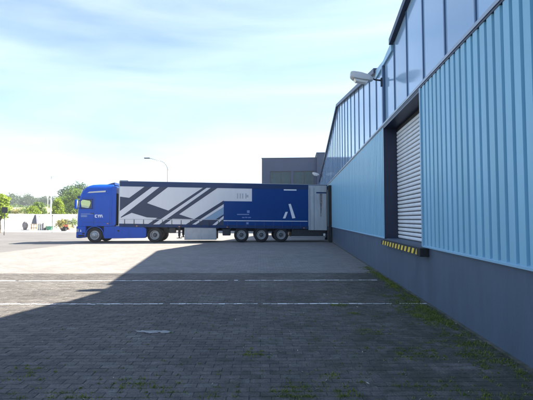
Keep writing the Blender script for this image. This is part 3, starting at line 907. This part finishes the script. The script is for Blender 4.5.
for s_ in (1, -1):
    mb = MB(); a_, b_ = sorted((s_ * 1.205, s_ * 1.211)); mb.prism([(2.52, 2.28), (1.80, 2.28), (1.80, 2.86), (2.46, 2.86), (2.58, 2.72)], a_, b_, 'y'); mb.obj('side_window', M['glass'], trac)
mb = MB(); mb.add([(2.735, -1.07, 2.07), (2.735, 1.07, 2.07), (2.655, 1.07, 2.91), (2.655, -1.07, 2.91)], [(0, 1, 2, 3)]); mb.obj('windscreen', M['glass'], trac)
mb = MB(); mb.cbox(2.60, 2.85, -1.05, 1.05, 2.93, 3.12, 0.04); mb.obj('sun_visor', M['bluedark'], trac)
for s_ in (.55, -.55):
    mb = MB(); mb.cbox(1.25, 1.45, s_ - .27, s_ + .27, 1.55, 2.55, .05); mb.cbox(1.25, 1.8, s_ - .27, s_ + .27, 1.52, 1.75, .05); mb.obj('seat', M['cabin'], trac)
mb = MB()
for k in range(16):
    a, b = 2 * math.pi * k / 16, 2 * math.pi * (k + 1) / 16
    mb.tube((2.12 + .1 * math.sin(a), .55 + .23 * math.cos(a), 2.1 + .2 * math.sin(a)), (2.12 + .1 * math.sin(b), .55 + .23 * math.cos(b), 2.1 + .2 * math.sin(b)), .018, n=6)
mb.obj('steering_wheel', M['cabin'], trac)
# door lines, handle, side trims on the camera side and its twin
for s_ in (1, -1):
    yo = s_ * 1.25
    a_, b_ = sorted((yo - s_ * 0.01, yo + s_ * 0.0035))
    mb = MB(); mb.box(1.66, 1.675, a_, b_, 1.2, 3.0); mb.box(1.66, 2.55, a_, b_, 2.995, 3.01); mb.obj('door_seam', M['bluedark'], trac)
    mb = MB(); a_, b_ = sorted((yo - s_ * 0.02, yo + s_ * 0.03)); mb.cbox(1.70, 1.88, a_, b_, 1.92, 1.97, .01); mb.obj('door_handle', M['darksteel'], trac)
    mb = MB(); yw = s_ * 1.215; a_, b_ = sorted((yw - s_ * 0.06, yw + s_ * 0.016)); mb.prism([(.95, 3.36), (2.12, 3.29), (2.0, 3.38), (.95, 3.46)], a_, b_, 'y'); mb.obj('roof_stripe', M['alu'], trac)
    yo2 = s_ * 1.247
    a_, b_ = sorted((yo2 - s_ * 0.012, yo2 + s_ * 0.0045))
    mb = MB(); mb.box(.62, 2.42, a_, b_, 1.345, 1.36); mb.box(.62, .635, a_, b_, 1.2, 2.9); mb.obj('panel_seam', M['bluedark'], trac)
    a_, b_ = sorted((s_ * 1.235, s_ * 1.258))
    mb = MB(); mb.box(1.74, 2.52, a_, b_, 2.235, 2.275); mb.box(1.74, 1.785, a_, b_, 2.276, 2.90); mb.box(1.786, 2.46, a_, b_, 2.865, 2.90); mb.obj('window_surround', M['black'], trac)
    a_, b_ = sorted((s_ * 1.225, s_ * 1.242))
    mb = MB(); mb.box(2.24, 2.66, a_, b_, .42, .52); mb.box(2.24, 2.40, a_, b_, .56, .66); mb.obj('step_recess', M['black'], trac)
    a_, b_ = sorted((s_ * 1.24, s_ * 1.262))
    mb = MB(); mb.cbox(.70, .80, a_, b_, 1.24, 1.29, .005); mb.obj('side_marker', M['orange_lamp'], trac)
    # mirrors on arms
    mb = MB(); y0_, y1_ = sorted((s_ * 1.36, s_ * 1.62)); mb.cbox(2.64, 2.80, y0_, y1_, 2.22, 2.84, 0.05); mr = mb.obj('mirror', M['blue'], trac, 'auto')
    mb = MB(); mb.tube((2.60, s_ * 1.2, 2.80), (2.70, s_ * 1.45, 2.78), .02); mb.tube((2.60, s_ * 1.2, 2.3), (2.70, s_ * 1.45, 2.28), .02); mb.obj('mirror_arm', M['darksteel'], mr)
    mb = MB(); mb.box(2.632, 2.64, y0_ + .04, y1_ - .04, 2.28, 2.78); mb.obj('mirror_glass', M['headlight'], mr)
    # side fairing behind the cab
    y0_, y1_ = sorted((s_ * 1.19, s_ * 1.235))
    mb = MB(); mb.prism([(.497, 1.12), (.497, 3.72), (.36, 3.78), (.24, 3.74), (.24, 1.25), (.3, 1.12)], y0_, y1_, 'y'); mb.obj('side_fairing', M['blue'], trac)
    # skirt and tank
    y0_, y1_ = sorted((s_ * 0.72, s_ * 1.21))
    mb = MB(); mb.prism([(1.02, .34), (1.02, 1.09), (.35, 1.09), (-.1, 1.10), (-1.62, 1.04), (-1.76, .9), (-1.76, .42), (-1.65, .30), (.95, .28)], y0_, y1_, 'y'); sk = mb.obj('side_skirt', M['blue'], trac)
    bm = bmesh.new(); bm.from_mesh(sk.data); bmesh.ops.bevel(bm, geom=bm.edges[:], offset=.025, segments=2, affect='EDGES'); bm.to_mesh(sk.data); bm.free()
    for xx in (.32, -.62):
        mb = MB(); yy = s_ * 1.21; a_, b_ = sorted((yy - s_ * .01, yy + s_ * .003)); mb.box(xx, xx + .012, a_, b_, .32, 1.04); mb.obj('skirt_seam', M['bluedark'], sk)
    mb = MB(); yy = s_ * 1.21; a_, b_ = sorted((yy - s_ * .01, yy + s_ * .012)); mb.cbox(.0, .14, a_, b_, .74, .84, .005); mb.obj('tank_cap', M['darksteel'], sk)
    # steps beside the wheel
    mb = MB(); y0_, y1_ = sorted((s_ * .95, s_ * 1.235)); mb.cbox(2.17, 2.75, y0_, y1_, .36, 1.098, .05); mb.obj('bumper_corner', M['blue'], trac)
    mb = MB(); y0_, y1_ = sorted((s_ * 1.0, s_ * 1.245)); mb.prism([(2.60, .74), (2.765, .70), (2.765, .92), (2.64, .93)], y0_, y1_, 'y'); mb.obj('headlight', M['headlight'], trac)
    mb = MB(); y0_, y1_ = sorted((s_ * 1.2, s_ * 1.243)); mb.prism([(2.44, .74), (2.54, .72), (2.50, .90)], s_ * 1.2, s_ * 1.249, 'y'); mb.obj('indicator', M['white'], trac)
    # wheel arch
    mb = MB(); n = 12; y0_, y1_ = sorted((s_ * .88, s_ * 1.24))
    for i in range(n):
        a, b = math.pi * i / n, math.pi * (i + 1) / n
        r0, r1 = .56, .60
        mb.prism([(1.6 + r0 * math.cos(a), .5 + r0 * math.sin(a)), (1.6 + r0 * math.cos(b), .5 + r0 * math.sin(b)), (1.6 + r1 * math.cos(b), .5 + r1 * math.sin(b)), (1.6 + r1 * math.cos(a), .5 + r1 * math.sin(a))], y0_, y1_, 'y')
    mb.obj('wheel_arch', M['blue'], trac, 'auto')
    # rear mudguard
    mb = MB(); n = 10; xw = LX(154); y0_, y1_ = sorted((s_ * .72, s_ * 1.24))
    for i in range(n):
        a, b = math.pi * (.1 + .8 * i / n), math.pi * (.1 + .8 * (i + 1) / n)
        r0, r1 = .555, .575
        mb.prism([(xw + r0 * math.cos(a), .5 + .9 * r0 * math.sin(a)), (xw + r0 * math.cos(b), .5 + .9 * r0 * math.sin(b)), (xw + r1 * math.cos(b), .5 + .9 * r1 * math.sin(b)), (xw + r1 * math.cos(a), .5 + .9 * r1 * math.sin(a))], y0_, y1_, 'y')
    mb.obj('mudguard', M['black'], trac)
    wheel(trac, 'wheel', 1.60, s_ * 1.06, 1, w=.32, convex=True, side=s_)
    wheel(trac, 'wheel', xw, s_ * .94, 1, w=.56, side=s_)
mb = MB(); mb.cbox(2.5, 2.86, -1.1, 1.1, .30, 1.095, .08); mb.obj('bumper', M['blue'], trac)
mb = MB()
for i in range(6): mb.box(2.815, 2.83, -.85, .85, 1.15 + i * .13, 1.22 + i * .13)
mb.obj('grille', M['darksteel'], trac)
mb = MB()
for s_ in (1, -1):
    y0_, y1_ = sorted((s_ * .38, s_ * .46)); mb.box(-3.2, 2.4, y0_, y1_, .62, .92)
mb.box(.5, 2.4, -.9, .9, .7, 1.09)
mb.tube((1.6, -.9, .5), (1.6, .9, .5), .07); mb.tube((LX(154), -.7, .5), (LX(154), .7, .5), .11)
mb.obj('chassis', M['darksteel'], trac)
mb = MB(); mb.box(-1.7, .22, -1.15, 1.15, 1.105, 1.135); mb.obj('catwalk', M['alu'], trac)
mb = MB(); mb.cbox(-2.9, -1.75, -.5, .5, .95, 1.12, .03); mb.obj('fifth_wheel', M['darksteel'], trac)
mb = MB()
for k, yy in enumerate((-.3, 0, .3)):
    pts = [Vector((.48, yy, 2.2 + .1 * k)), Vector((.35, yy + .05, 1.5)), Vector((.2, yy - .05, 1.3)), Vector((.05, yy, 1.9))]
    mb.path(pts, [.02] * 4, 6)
mb.obj('air_hose', M['black'], trac)
# exhaust and snorkel in the gap behind the cab
mb = MB(); mb.cbox(.27, .47, .55, .95, 1.15, 3.3, .03); mb.obj('air_intake', M['black'], trac)
# air deflector on the roof
mb = MB(); mb.prism([(.45, 3.88), (.95, 3.9), (.62, 4.0), (.45, 4.04)], -.9, .9, 'y'); mb.obj('roof_deflector', M['bluedark'], trac)
# door lettering: white strokes and two fine lines, unreadable in the photograph
def cabmark(pts, m='white', name='door_mark'):
    mb = MB(); mb.add([(x, 1.2535, z) for x, z in pts], [tuple(range(len(pts)))])
    o = mb.obj(name, M[m], trac, fix=False)
    for p in o.data.polygons:
        if p.normal.y < 0: p.flip()
cx = 1.56
cabmark([(cx - .0, 1.86), (cx + .04, 1.83), (cx + .04, 1.70), (cx, 1.66), (cx - .12, 1.66), (cx - .12, 1.70), (cx - .02, 1.71), (cx - .02, 1.81), (cx - .12, 1.82), (cx - .12, 1.86)])
for dx in (.15, .27, .39):
    cabmark([(cx - dx, 1.86), (cx - dx - .045, 1.86), (cx - dx - .10, 1.66), (cx - dx - .05, 1.66)])
    if dx > .15: cabmark([(cx - dx + .0, 1.86), (cx - dx + .045, 1.86), (cx - dx + .015 + .06, 1.66), (cx - dx + .03, 1.66)])
cabmark([(2.50, 1.93), (1.72, 1.93), (1.72, 1.875), (2.50, 1.875)], 'bluetext', 'fine_print')
cabmark([(2.50, 1.83), (2.1, 1.83), (2.1, 1.70), (2.50, 1.70)], 'bluetext', 'fine_print')

# ------------------------------------------------------------------ street furniture and yard across the road
def street_lamp(px, d, h, arm, label, side=-1, r0=0.09, curved=True, m='steel'):
    p = pix(px, d)
    o = empty('street_lamp', p, R(4))
    tag(o, label, 'street lamp')
    pts = [Vector((0, 0, -0.1)), Vector((0, 0, h * 0.55)), Vector((0, 0, h - 1.5))]
    if curved:
        for k in range(1, 7):
            a = math.pi / 2 * k / 6 * 0.88
            pts.append(Vector((side * (1 - math.cos(a)) * 1.3, 0, h - 1.5 + math.sin(a) * 1.3)))
        pts.append(pts[-1] + Vector((side * (arm - 1.2), 0, 0.32)))
    else:
        pts.append(Vector((0, 0, h)))
    n = len(pts); rs = [r0 * (1 - 0.5 * i / (n - 1)) for i in range(n)]
    MB().path(pts, rs, 8).obj('pole', M[m], o, True)
    e = pts[-1]
    if curved:
        mb = MB(); mb.cbox(min(e.x, e.x + side * .75), max(e.x, e.x + side * .75), -.14, .14, e.z - .05, e.z + .09, .04); mb.obj('lamp_head', M['darksteel'], o)
    else:
        mb = MB(); mb.cbox(-.75, .75, -.1, .1, h, h + .1, .03); mb.obj('lamp_head', M['lampgrey'], o)
    MB().tube((0, 0, -.05), (0, 0, .9), r0 * 1.35, n=10).obj('base', M[m], o)
street_lamp(167.3, 52, 9.4, 2.5, 'curved arm street lamp rising above the trailer roof')
street_lamp(50.6, 60, 7.9, 0, 'straight pale lamp post with short crossbar at the roadside', curved=False, r0=0.11, m='lampgrey')
fp = empty('flagpole', pix(47.4, 66)); tag(fp, 'thin white flagpole beside the pale lamp post', 'flagpole')
MB().tube((0, 0, -.1), (0, 0, 5.4), .055, .04).obj('pole', M['lampgrey'], fp); MB().lathe([(.001, -.06), (.06, 0), (.001, .06)], 8, c=(0, 0, 5.42)).obj('finial', M['lampgrey'], fp)

sp = empty('road_sign', pix(4.7, 39), R(20)); tag(sp, 'dark square road sign on a grey post at the kerb', 'sign')
MB().tube((0, 0, -.1), (0, 0, 2.75), .035).obj('post', M['darksteel'], sp)
MB().box(-.24, .24, -.05, -.036, 2.15, 2.72).obj('sign_plate', M['darksteel'], sp)
MB().box(-.05, .05, -.036, .04, 2.3, 2.34).obj('clamp', M['steel'], sp)
for px, d, h, lb in ((52.5, 47, 1.9, 'dark thin marker post in front of the green skip'), (39.8, 50, 1.8, 'pale thin marker post beside the stone slabs')):
    o = empty('marker_post', pix(px, d)); tag(o, lb, 'post')
    m_ = M['darksteel'] if px > 50 else M['steel']
    MB().tube((0, 0, -.1), (0, 0, h), .03).obj('post', m_, o); MB().cbox(-.05, .05, -.04, .04, h, h + .16, .01).obj('cap', m_, o)

# white panel wall
wall = empty('boundary_wall', pix(0, 57), R(33)); tag(wall, 'long white panel wall behind the stone yard', 'wall')
wp = MB().cbox(0.02, 1.98, -.08, .08, -.1, 2.3, .03).mesh('panel', M['whitewall'])
wpost = MB().box(-.07, .07, -.11, .11, -.1, 2.34).mesh('wall_post', M['whitewall'])
p0 = Vector((-16, 0, 0))
for k in range(16):
    o = link('panel', wp, wall); o.location = (p0.x + k * 2, 0.3, 0)
    o = link('wall_post', wpost, wall); o.location = (p0.x + k * 2, 0.3, 0)

def rough(mb_fn, amp, seed):
    r = random.Random(seed); bm = bmesh.new()
    bmesh.ops.create_icosphere(bm, subdivisions=3, radius=1)
    for v in bm.verts:
        v.co *= 1 + r.uniform(-amp, amp) * .4 + amp * math.sin(v.co.x * 4 + seed) * math.cos(v.co.z * 3 + seed)
        v.co = mb_fn(v.co)
    me = bpy.data.meshes.new('stone'); bm.to_mesh(me); bm.free(); return me
bo = empty('boulder', pix(25.6, 53)); tag(bo, 'rounded grey boulder standing before the white wall', 'stone')
me = rough(lambda c: Vector((c.x * .36, c.y * .3, .66 + c.z * .62)), .13, 2); me.materials.append(M['stone']); link('rock', me, bo)
MB().cbox(-.45, .45, -.3, .3, .05, .16, .03).obj('base_slab', M['stone'], bo)
ob2 = empty('stone_obelisk', pix(35.6, 53)); tag(ob2, 'pointed dark slate stone on a timber stand', 'stone')
mb = MB(); mb.add([(-.36, -.25, .95), (.36, -.25, .95), (.36, .25, .95), (-.36, .25, .95), (-.10, -.08, 2.1), (.08, -.08, 2.15), (.08, .08, 2.15), (-.10, .08, 2.1), (-.30, -.2, 1.4), (.27, -.2, 1.45), (.27, .2, 1.45), (-.30, .2, 1.4)],
    [(3, 2, 1, 0), (0, 1, 9, 8), (1, 2, 10, 9), (2, 3, 11, 10), (3, 0, 8, 11), (8, 9, 5, 4), (9, 10, 6, 5), (10, 11, 7, 6), (11, 8, 4, 7), (4, 5, 6, 7)]); mb.obj('pointed_stone', M['slate'], ob2)
st = MB()
for x_ in (-.4, .32):
    st.box(x_, x_ + .08, -.3, -.2, .05, .85); st.box(x_, x_ + .08, .2, .3, .05, .85)
st.box(-.45, .45, -.32, .32, .86, .94); st.box(-.42, .42, -.3, -.22, .35, .45)
st.obj('timber_stand', M['wood'], ob2)
sl = empty('slab_stack', pix(42.6, 52)); tag(sl, 'upright grey stone slabs leaning in a row', 'stone')
for k in range(4):
    mb = MB(); mb.cbox(-.42 + k * .22, -.26 + k * .22, -.35, .35, .1, .95 + .12 * (k % 2), .02); mb.obj('slab', M['stone' if k % 2 else 'greypanel'], sl)
sk = empty('green_skip', pix(50.0, 52), R(10)); sk.scale = (.5,) * 3; sk.location.z = .05; tag(sk, 'green metal skip beside the lamp post', 'skip')
mb = MB(); mb.prism([(-.55, .2), (.45, .2), (.75, 1.15), (-.75, 1.15)], -.55, .55, 'y'); mb.obj('tub', M['green'], sk)
mb = MB(); mb.box(-.8, .8, -.6, -.55, 1.08, 1.18); mb.box(-.8, .8, .55, .6, 1.08, 1.18); mb.obj('rim', M['green'], sk)
mb = MB(); mb.box(-.5, -.35, -.5, .5, .09, .2); mb.box(.3, .45, -.5, .5, .09, .2); mb.obj('skid', M['darksteel'], sk)
rd = empty('orange_digger', pix(68.2, 54), R(-15)); rd.scale = (.66,) * 3; rd.location.z = .05; tag(rd, 'small orange red loader partly behind the cab', 'loader')
mb = MB(); mb.cbox(-.7, .5, -.5, .5, .45, 1.15, .08); mb.obj('body', M['red'], rd)
mb = MB(); mb.cbox(-.35, .35, -.42, .42, 1.16, 1.22, .02); mb.box(-.34, -.28, -.4, -.34, 1.22, 1.9); mb.box(.28, .34, -.4, -.34, 1.22, 1.9); mb.box(-.34, -.28, .34, .4, 1.22, 1.9); mb.box(.28, .34, .34, .4, 1.22, 1.9); mb.cbox(-.4, .4, -.46, .46, 1.9, 1.97, .02); mb.obj('canopy_frame', M['darksteel'], rd)
mb = MB(); mb.prism([(.55, .15), (1.1, .12), (1.05, .2), (.72, .6), (.55, .6)], -.55, .55, 'y'); mb.obj('bucket', M['red'], rd)
for xw in (-.45, .35):
    for s_ in (1, -1):
        MB().lathe([(.08, -.1), (.3, -.1), (.34, -.05), (.34, .05), (.3, .1), (.08, .1)], 18, c=(xw, s_ * .56, .44)).obj('wheel', M['tyre'], rd)
bc = empty('black_crate', pix(64.3, 48.5), R(8)); bc.scale = (.62,) * 3; bc.location.z = .05; tag(bc, 'low black crate on the pale forecourt', 'crate')
mb = MB(); mb.box(-.42, .42, -.3, .3, .1, .16)
for a in (-.3, .26): mb.box(-.42, .42, a, a + .04, .161, .62)
mb.box(-.42, -.38, -.259, .259, .161, .62); mb.box(.38, .42, -.259, .259, .161, .62); mb.obj('body', M['black'], bc)
mb = MB(); mb.box(-.45, .45, -.33, .33, .62, .66); mb.obj('lid', M['darksteel'], bc)

# ------------------------------------------------------------------ trees
def leaf_cloud(mb, centres, n, size, r, flat_=0.85):
    for (c, rad) in centres:
        for _ in range(n):
            while True:
                p = Vector((r.uniform(-1, 1), r.uniform(-1, 1), r.uniform(-1, 1)))
                if .25 < p.length < 1: break
            p = Vector((c[0] + p.x * rad, c[1] + p.y * rad, c[2] + p.z * rad * flat_))
            u = Vector((r.gauss(0, 1), r.gauss(0, 1), r.gauss(0, .6))).normalized()
            w_ = u.orthogonal().normalized(); w_ = (Matrix.Rotation(r.uniform(0, 6.28), 3, u) @ w_)
            s_ = size * r.uniform(.6, 1.3)
            mb.add([p - u * s_, p + w_ * s_ * .5, p + u * s_, p - w_ * s_ * .5], [(0, 1, 2, 3)])
def tree(name, px, d, h, cw, label, m, seed, trunk=0.3, base=None, group=None, leaf=0.13, n=110, cl=26):
    r = random.Random(seed)
    x, y, _ = pix(px, d)
    z = max(0, hill(x, y)) if base is None else base
    o = empty(name, (x, y, z - .05)); tag(o, label, 'tree', group)
    ch = h * (1 - trunk)
    tb = MB(); pts = [Vector((0, 0, 0))]
    for k in range(1, 6): pts.append(Vector((r.gauss(0, .02) * h * .3, r.gauss(0, .02) * h * .3, h * .8 * k / 5)))
    r0 = .018 * h
    tb.path(pts, [r0 * (1 - .16 * k) for k in range(6)], 7)
    cen = []
    for k in range(cl):
        zz = h * trunk + ch * (k + .5) / cl
        t = (zz - h * trunk) / ch
        wd = cw * math.sin(math.pi * min(1, .12 + t * .88)) ** .6
        a = k * 2.4 + r.uniform(-.4, .4); q = wd * r.uniform(.35, .85)
        c = (q * math.cos(a), q * math.sin(a), zz)
        rad = cw * r.uniform(.28, .45)
        cen.append((c, rad))
        if k % 3 == 0:
            b = pts[2 + min(3, int(t * 3))]
            tb.tube(b, (c[0] * .8, c[1] * .8, c[2]), r0 * .35, r0 * .1, 5)
    tb.obj('trunk', M['bark'], o)
    lb = MB(); leaf_cloud(lb, cen, n, leaf, r)
    lb.obj('crown', M[m], o, fix=False)
tree('young_tree', 0.5, 45, 4.2, 1.1, 'lime green young tree cut by the left edge', 'leaf_lime', 1, .45)
tree('young_tree', 32.5, 62, 3.4, 1.2, 'lime green young tree above the dark pointed stone', 'leaf_lime', 2, .3)
tree('young_tree', 38.0, 66, 4.0, 1.3, 'round green young tree left of the flagpole', 'leaf_mid', 3, .3)
tree('young_tree', 58.0, 62, 4.6, 1.15, 'tall lime green tree just right of the lamp post', 'leaf_lime', 4, .3)
tree('broad_tree', 74.0, 76, 5.0, 2.3, 'broad green tree whose crown meets the cab', 'leaf_mid', 5, .15, leaf=.17, n=130)
tree('broad_tree', 69.0, 100, 6.2, 3.2, 'dark green tree left of the cab windscreen', 'leaf_dark', 6, .15, leaf=.2, n=130)
tree('broad_tree', 79.0, 92, 6.8, 3.4, 'tall dark green tree mostly behind the cab', 'leaf_dark', 7, .15, leaf=.2, n=130)
tree('broad_tree', 63.5, 84, 3.8, 2.2, 'low mid green tree behind the lime tree', 'leaf_mid', 8, .12, leaf=.16)
def shrub(px, d, h, w_, label, m, seed):
    r = random.Random(seed); x, y, _ = pix(px, d); z = max(.1, hill(x, y))
    o = empty('shrub', (x, y, z - .03)); tag(o, label, 'shrub')
    cen = [((r.uniform(-w_, w_) * .6, r.uniform(-w_, w_) * .5, h * r.uniform(.3, .75)), h * r.uniform(.25, .4)) for _ in range(12)]
    lb = MB(); leaf_cloud(lb, cen, 70, .09, r); lb.obj('foliage', M[m], o, fix=False)
    sb = MB()
    for c, rad in cen[:6]: sb.tube((0, 0, 0), c, .03, .01, 5)
    sb.obj('stem', M['bark'], o)
shrub(61, 55, 1.7, .7, 'dry yellowish shrub beside the orange loader', 'leaf_dry', 11)
shrub(66.5, 60, 1.8, 1.0, 'dark green shrub behind the orange loader', 'leaf_dark', 12)
shrub(73.5, 58, 1.9, 1.0, 'mid green shrub below the broad tree by the cab', 'leaf_mid', 13)
shrub(8, 76, 1.7, .9, 'small dark shrub above the wall beside the road sign', 'leaf_dark', 14)
shrub(13, 78, 1.6, 1.2, 'dry bush above the white wall left of the boulder', 'leaf_dry', 15)
shrub(24, 78, 2.0, 1.3, 'olive bush above the white wall over the boulder', 'leaf_mid', 16)
shrub(28, 74, 2.0, .5, 'narrow dark bush beside the lime tree over the wall', 'leaf_dark', 17)
# far wood on the hill
r = random.Random(21); lb = MB()
for k in range(190):
    px = r.uniform(-60, 175); d = r.uniform(235, 330)
    x, y, _ = pix(px, d); z = hill(x, y)
    h = r.uniform(6.5, 10.0) * (1 + .18 * math.sin(px * .11)) ; w_ = r.uniform(2.6, 4.2)
    cen = [((x + r.uniform(-1, 1) * w_ * .7, y + r.uniform(-1, 1) * w_ * .7, z + h * r.uniform(.25, .85)), w_ * r.uniform(.35, .6)) for _ in range(9)]
    leaf_cloud(lb, cen, 26, .55, r)
    lb.tube((x, y, z - .3), (x, y, z + h * .6), .2, .1, 5)
tag(lb.obj('woodland', M['leaf_far'], fix=False), 'distant dark green wood along the low hill', 'woodland', kind='stuff')
# scrub on the dry slope
lb = MB()
for k in range(34):
    px = r.uniform(-60, 110); d = r.uniform(120, 215)
    x, y, _ = pix(px, d); z = hill(x, y); h = r.uniform(.8, 2.2)
    cen = [((x + r.uniform(-1, 1) * h * .6, y + r.uniform(-1, 1) * h * .6, z + h * r.uniform(.2, .6)), h * .5) for _ in range(4)]
    leaf_cloud(lb, cen, 30, .22, r)
tag(lb.obj('hillside_scrub', M['leaf_mid'], fix=False), 'scattered scrub on the dry slope', 'scrub', kind='stuff')

# ------------------------------------------------------------------ weeds, moss and litter on the paving
r = random.Random(33); wb = MB(); moss = MB()
def tuft(x, y, n, spread, h):
    for _ in range(n):
        px_, py_ = x + r.gauss(0, spread), y + r.gauss(0, spread)
        if px_ > WALL_X - .005: px_ = WALL_X - .005 - r.uniform(0, .05)
        a = r.uniform(0, 6.28); hh = h * r.uniform(.4, 1.2); lean = hh * r.uniform(.2, 1.1); bw = r.uniform(.002, .005)
        dx, dy = math.cos(a), math.sin(a)
        b0 = Vector((px_, py_, -.004)); tip = b0 + Vector((dx * lean, dy * lean, hh)); mid = b0 + Vector((dx * lean * .35, dy * lean * .35, hh * .65)); sd = Vector((-dy, dx, 0)) * bw
        wb.add([b0 - sd, b0 + sd, mid + sd * .9, mid - sd * .9, tip], [(0, 1, 2, 3), (3, 2, 4)])
def cushion(x, y, s_):
    n = 7; vs = [(x, y, r.uniform(.006, .014))]
    for k in range(n):
        a = 6.283 * k / n; q = s_ * r.uniform(.5, 1.2)
        vs.append((min(WALL_X - .002, x + q * math.cos(a)), y + q * math.sin(a) * .6, -.006))
    moss.add(vs, [(0, 1 + k, 1 + (k + 1) % n) for k in range(n)])
def patchy(y): return .5 + .5 * math.sin(y * 1.9 + .6) * math.sin(y * .83 + 2)
for _ in range(1000):
    y = r.uniform(3.0, 13.5) if r.random() < .6 else r.uniform(4.6, 8.6)
    if r.random() > .12 + 1.1 * patchy(y) ** 1.5: continue
    x = WALL_X - .07 - abs(r.gauss(0, .24 if y < 8.4 else .14)) - (.05 if y < 8 else 0)
    tuft(x, y, r.randint(4, 18), .028, r.uniform(.012, .035) * (2.2 if r.random() < .06 else 1)); 
    for _ in range(4): cushion(x + r.gauss(0, .05), y + r.gauss(0, .06), r.uniform(.012, .04))
for _ in range(60):
    y = r.uniform(9.3, 11.2); tuft(WALL_X - .1 - abs(r.gauss(0, .1)), y, 14, .03, .05)
def joint(x, y):
    """nearest joint between rows"""
    u, v = W2P(x, y); k = round((V_EDGE - v) / PV); return P2W(u, V_EDGE - k * PV)
spots = []
for (px, py) in ((145, 382), (300, 384), (292, 392), (70, 392), (215, 392), (255, 352), (330, 372), (372, 330), (395, 350), (470, 392), (440, 385), (420, 352), (350, 390), (505, 395), (30, 372), (355, 312), (340, 304)):
    d = CAM_H * 400 / (py - 219); spots.append(pix(px, d)[:2])
for sx, sy in spots:
    k_ = r.uniform(.5, 1.9)
    for _ in range(int(26 * r.uniform(.4, 1.2))):
        x, y = joint(sx + r.gauss(0, .12) * k_, sy + r.gauss(0, .09) * k_)
        tuft(x, y, r.randint(5, 14), .022, r.uniform(.010, .03)); cushion(x, y, r.uniform(.012, .03))
    for _ in range(r.randint(0, 6)):
        tuft(sx + r.gauss(0, .05), sy + r.gauss(0, .04), 12, .03, .022)
for _ in range(900):
    y = r.uniform(2.6, 9.5); x = r.uniform(-3.5, 2.3)
    if r.random() > .25 + .75 * max(0, (x + 2.5) / 5): continue
    x, y = joint(x, y)
    tuft(x, y, r.randint(2, 7), .012, r.uniform(.008, .022)); cushion(x, y, r.uniform(.006, .018))
tag(wb.obj('weeds', M['weed'], fix=False), 'small green weeds in the paving joints and along the wall foot', 'weeds', kind='stuff')
tag(moss.obj('moss_cushions', M['moss'], fix=False), 'dark moss cushions in the joints near the wall', 'moss', kind='stuff')
lt = MB()
for _ in range(1500):
    y = 2.6 + 7.4 * r.random() ** 1.3; x = r.uniform(-5, 2.4)
    if r.random() > .3 + .7 * max(0, (x + 3) / 5.4): continue
    a = r.gauss(0, .8); L = r.uniform(.008, .035); w_ = r.uniform(.0015, .007)
    dx, dy = math.cos(a), math.sin(a); z = .0035
    lt.add([(x - dx * L, y - dy * L, z), (x + dy * w_, y - dx * w_, z + r.uniform(.001, .008)), (x + dx * L, y + dy * L, z + r.uniform(0, .006)), (x - dy * w_, y + dx * w_, z)], [(0, 1, 2, 3)])
tag(lt.obj('dry_litter', M['straw'], fix=False), 'bits of dry straw and leaf scattered on the paving', 'litter', kind='stuff')

gr = MB()
for _ in range(7000):
    y = 2.6 + 7.5 * r.random() ** 1.4; x = r.uniform(-6, 2.4)
    if r.random() > .35 + .65 * max(0, (x + 4) / 6.4): continue
    q = r.uniform(.0015, .0045) * (1.6 if r.random() < .06 else 1); z = .001; a = r.uniform(0, 6.28)
    vs = [(x + q * 1.3 * math.cos(a + k * 2.09), y + q * 1.3 * math.sin(a + k * 2.09), z) for k in range(3)] + [(x, y, z + q * 1.2)]
    gr.add(vs, [(0, 1, 3), (1, 2, 3), (2, 0, 3)])
tag(gr.obj('grit', M['grit'], fix=False), 'fine grit and crumbs scattered over the paving', 'grit', kind='stuff')
# pale irregular patch of thin blobs on the blocks
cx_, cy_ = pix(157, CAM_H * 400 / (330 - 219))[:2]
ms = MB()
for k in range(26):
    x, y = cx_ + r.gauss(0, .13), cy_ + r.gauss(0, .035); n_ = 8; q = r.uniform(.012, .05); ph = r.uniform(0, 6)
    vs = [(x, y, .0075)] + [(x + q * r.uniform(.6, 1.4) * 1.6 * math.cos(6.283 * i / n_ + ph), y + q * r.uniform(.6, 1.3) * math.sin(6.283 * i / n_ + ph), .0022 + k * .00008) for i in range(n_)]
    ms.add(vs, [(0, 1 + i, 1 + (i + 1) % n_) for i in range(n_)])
tag(ms.obj('pale_blotches', M['pale_patch'], fix=False), 'pale irregular patch on the blocks', 'patch', kind='stuff')

hz = MB().box(-3001, 3001, -3001, 3001, -1.2, 26).obj('haze', M['haze'])
tag(hz, 'thin summer haze over the yard and hill', 'haze', kind='stuff')
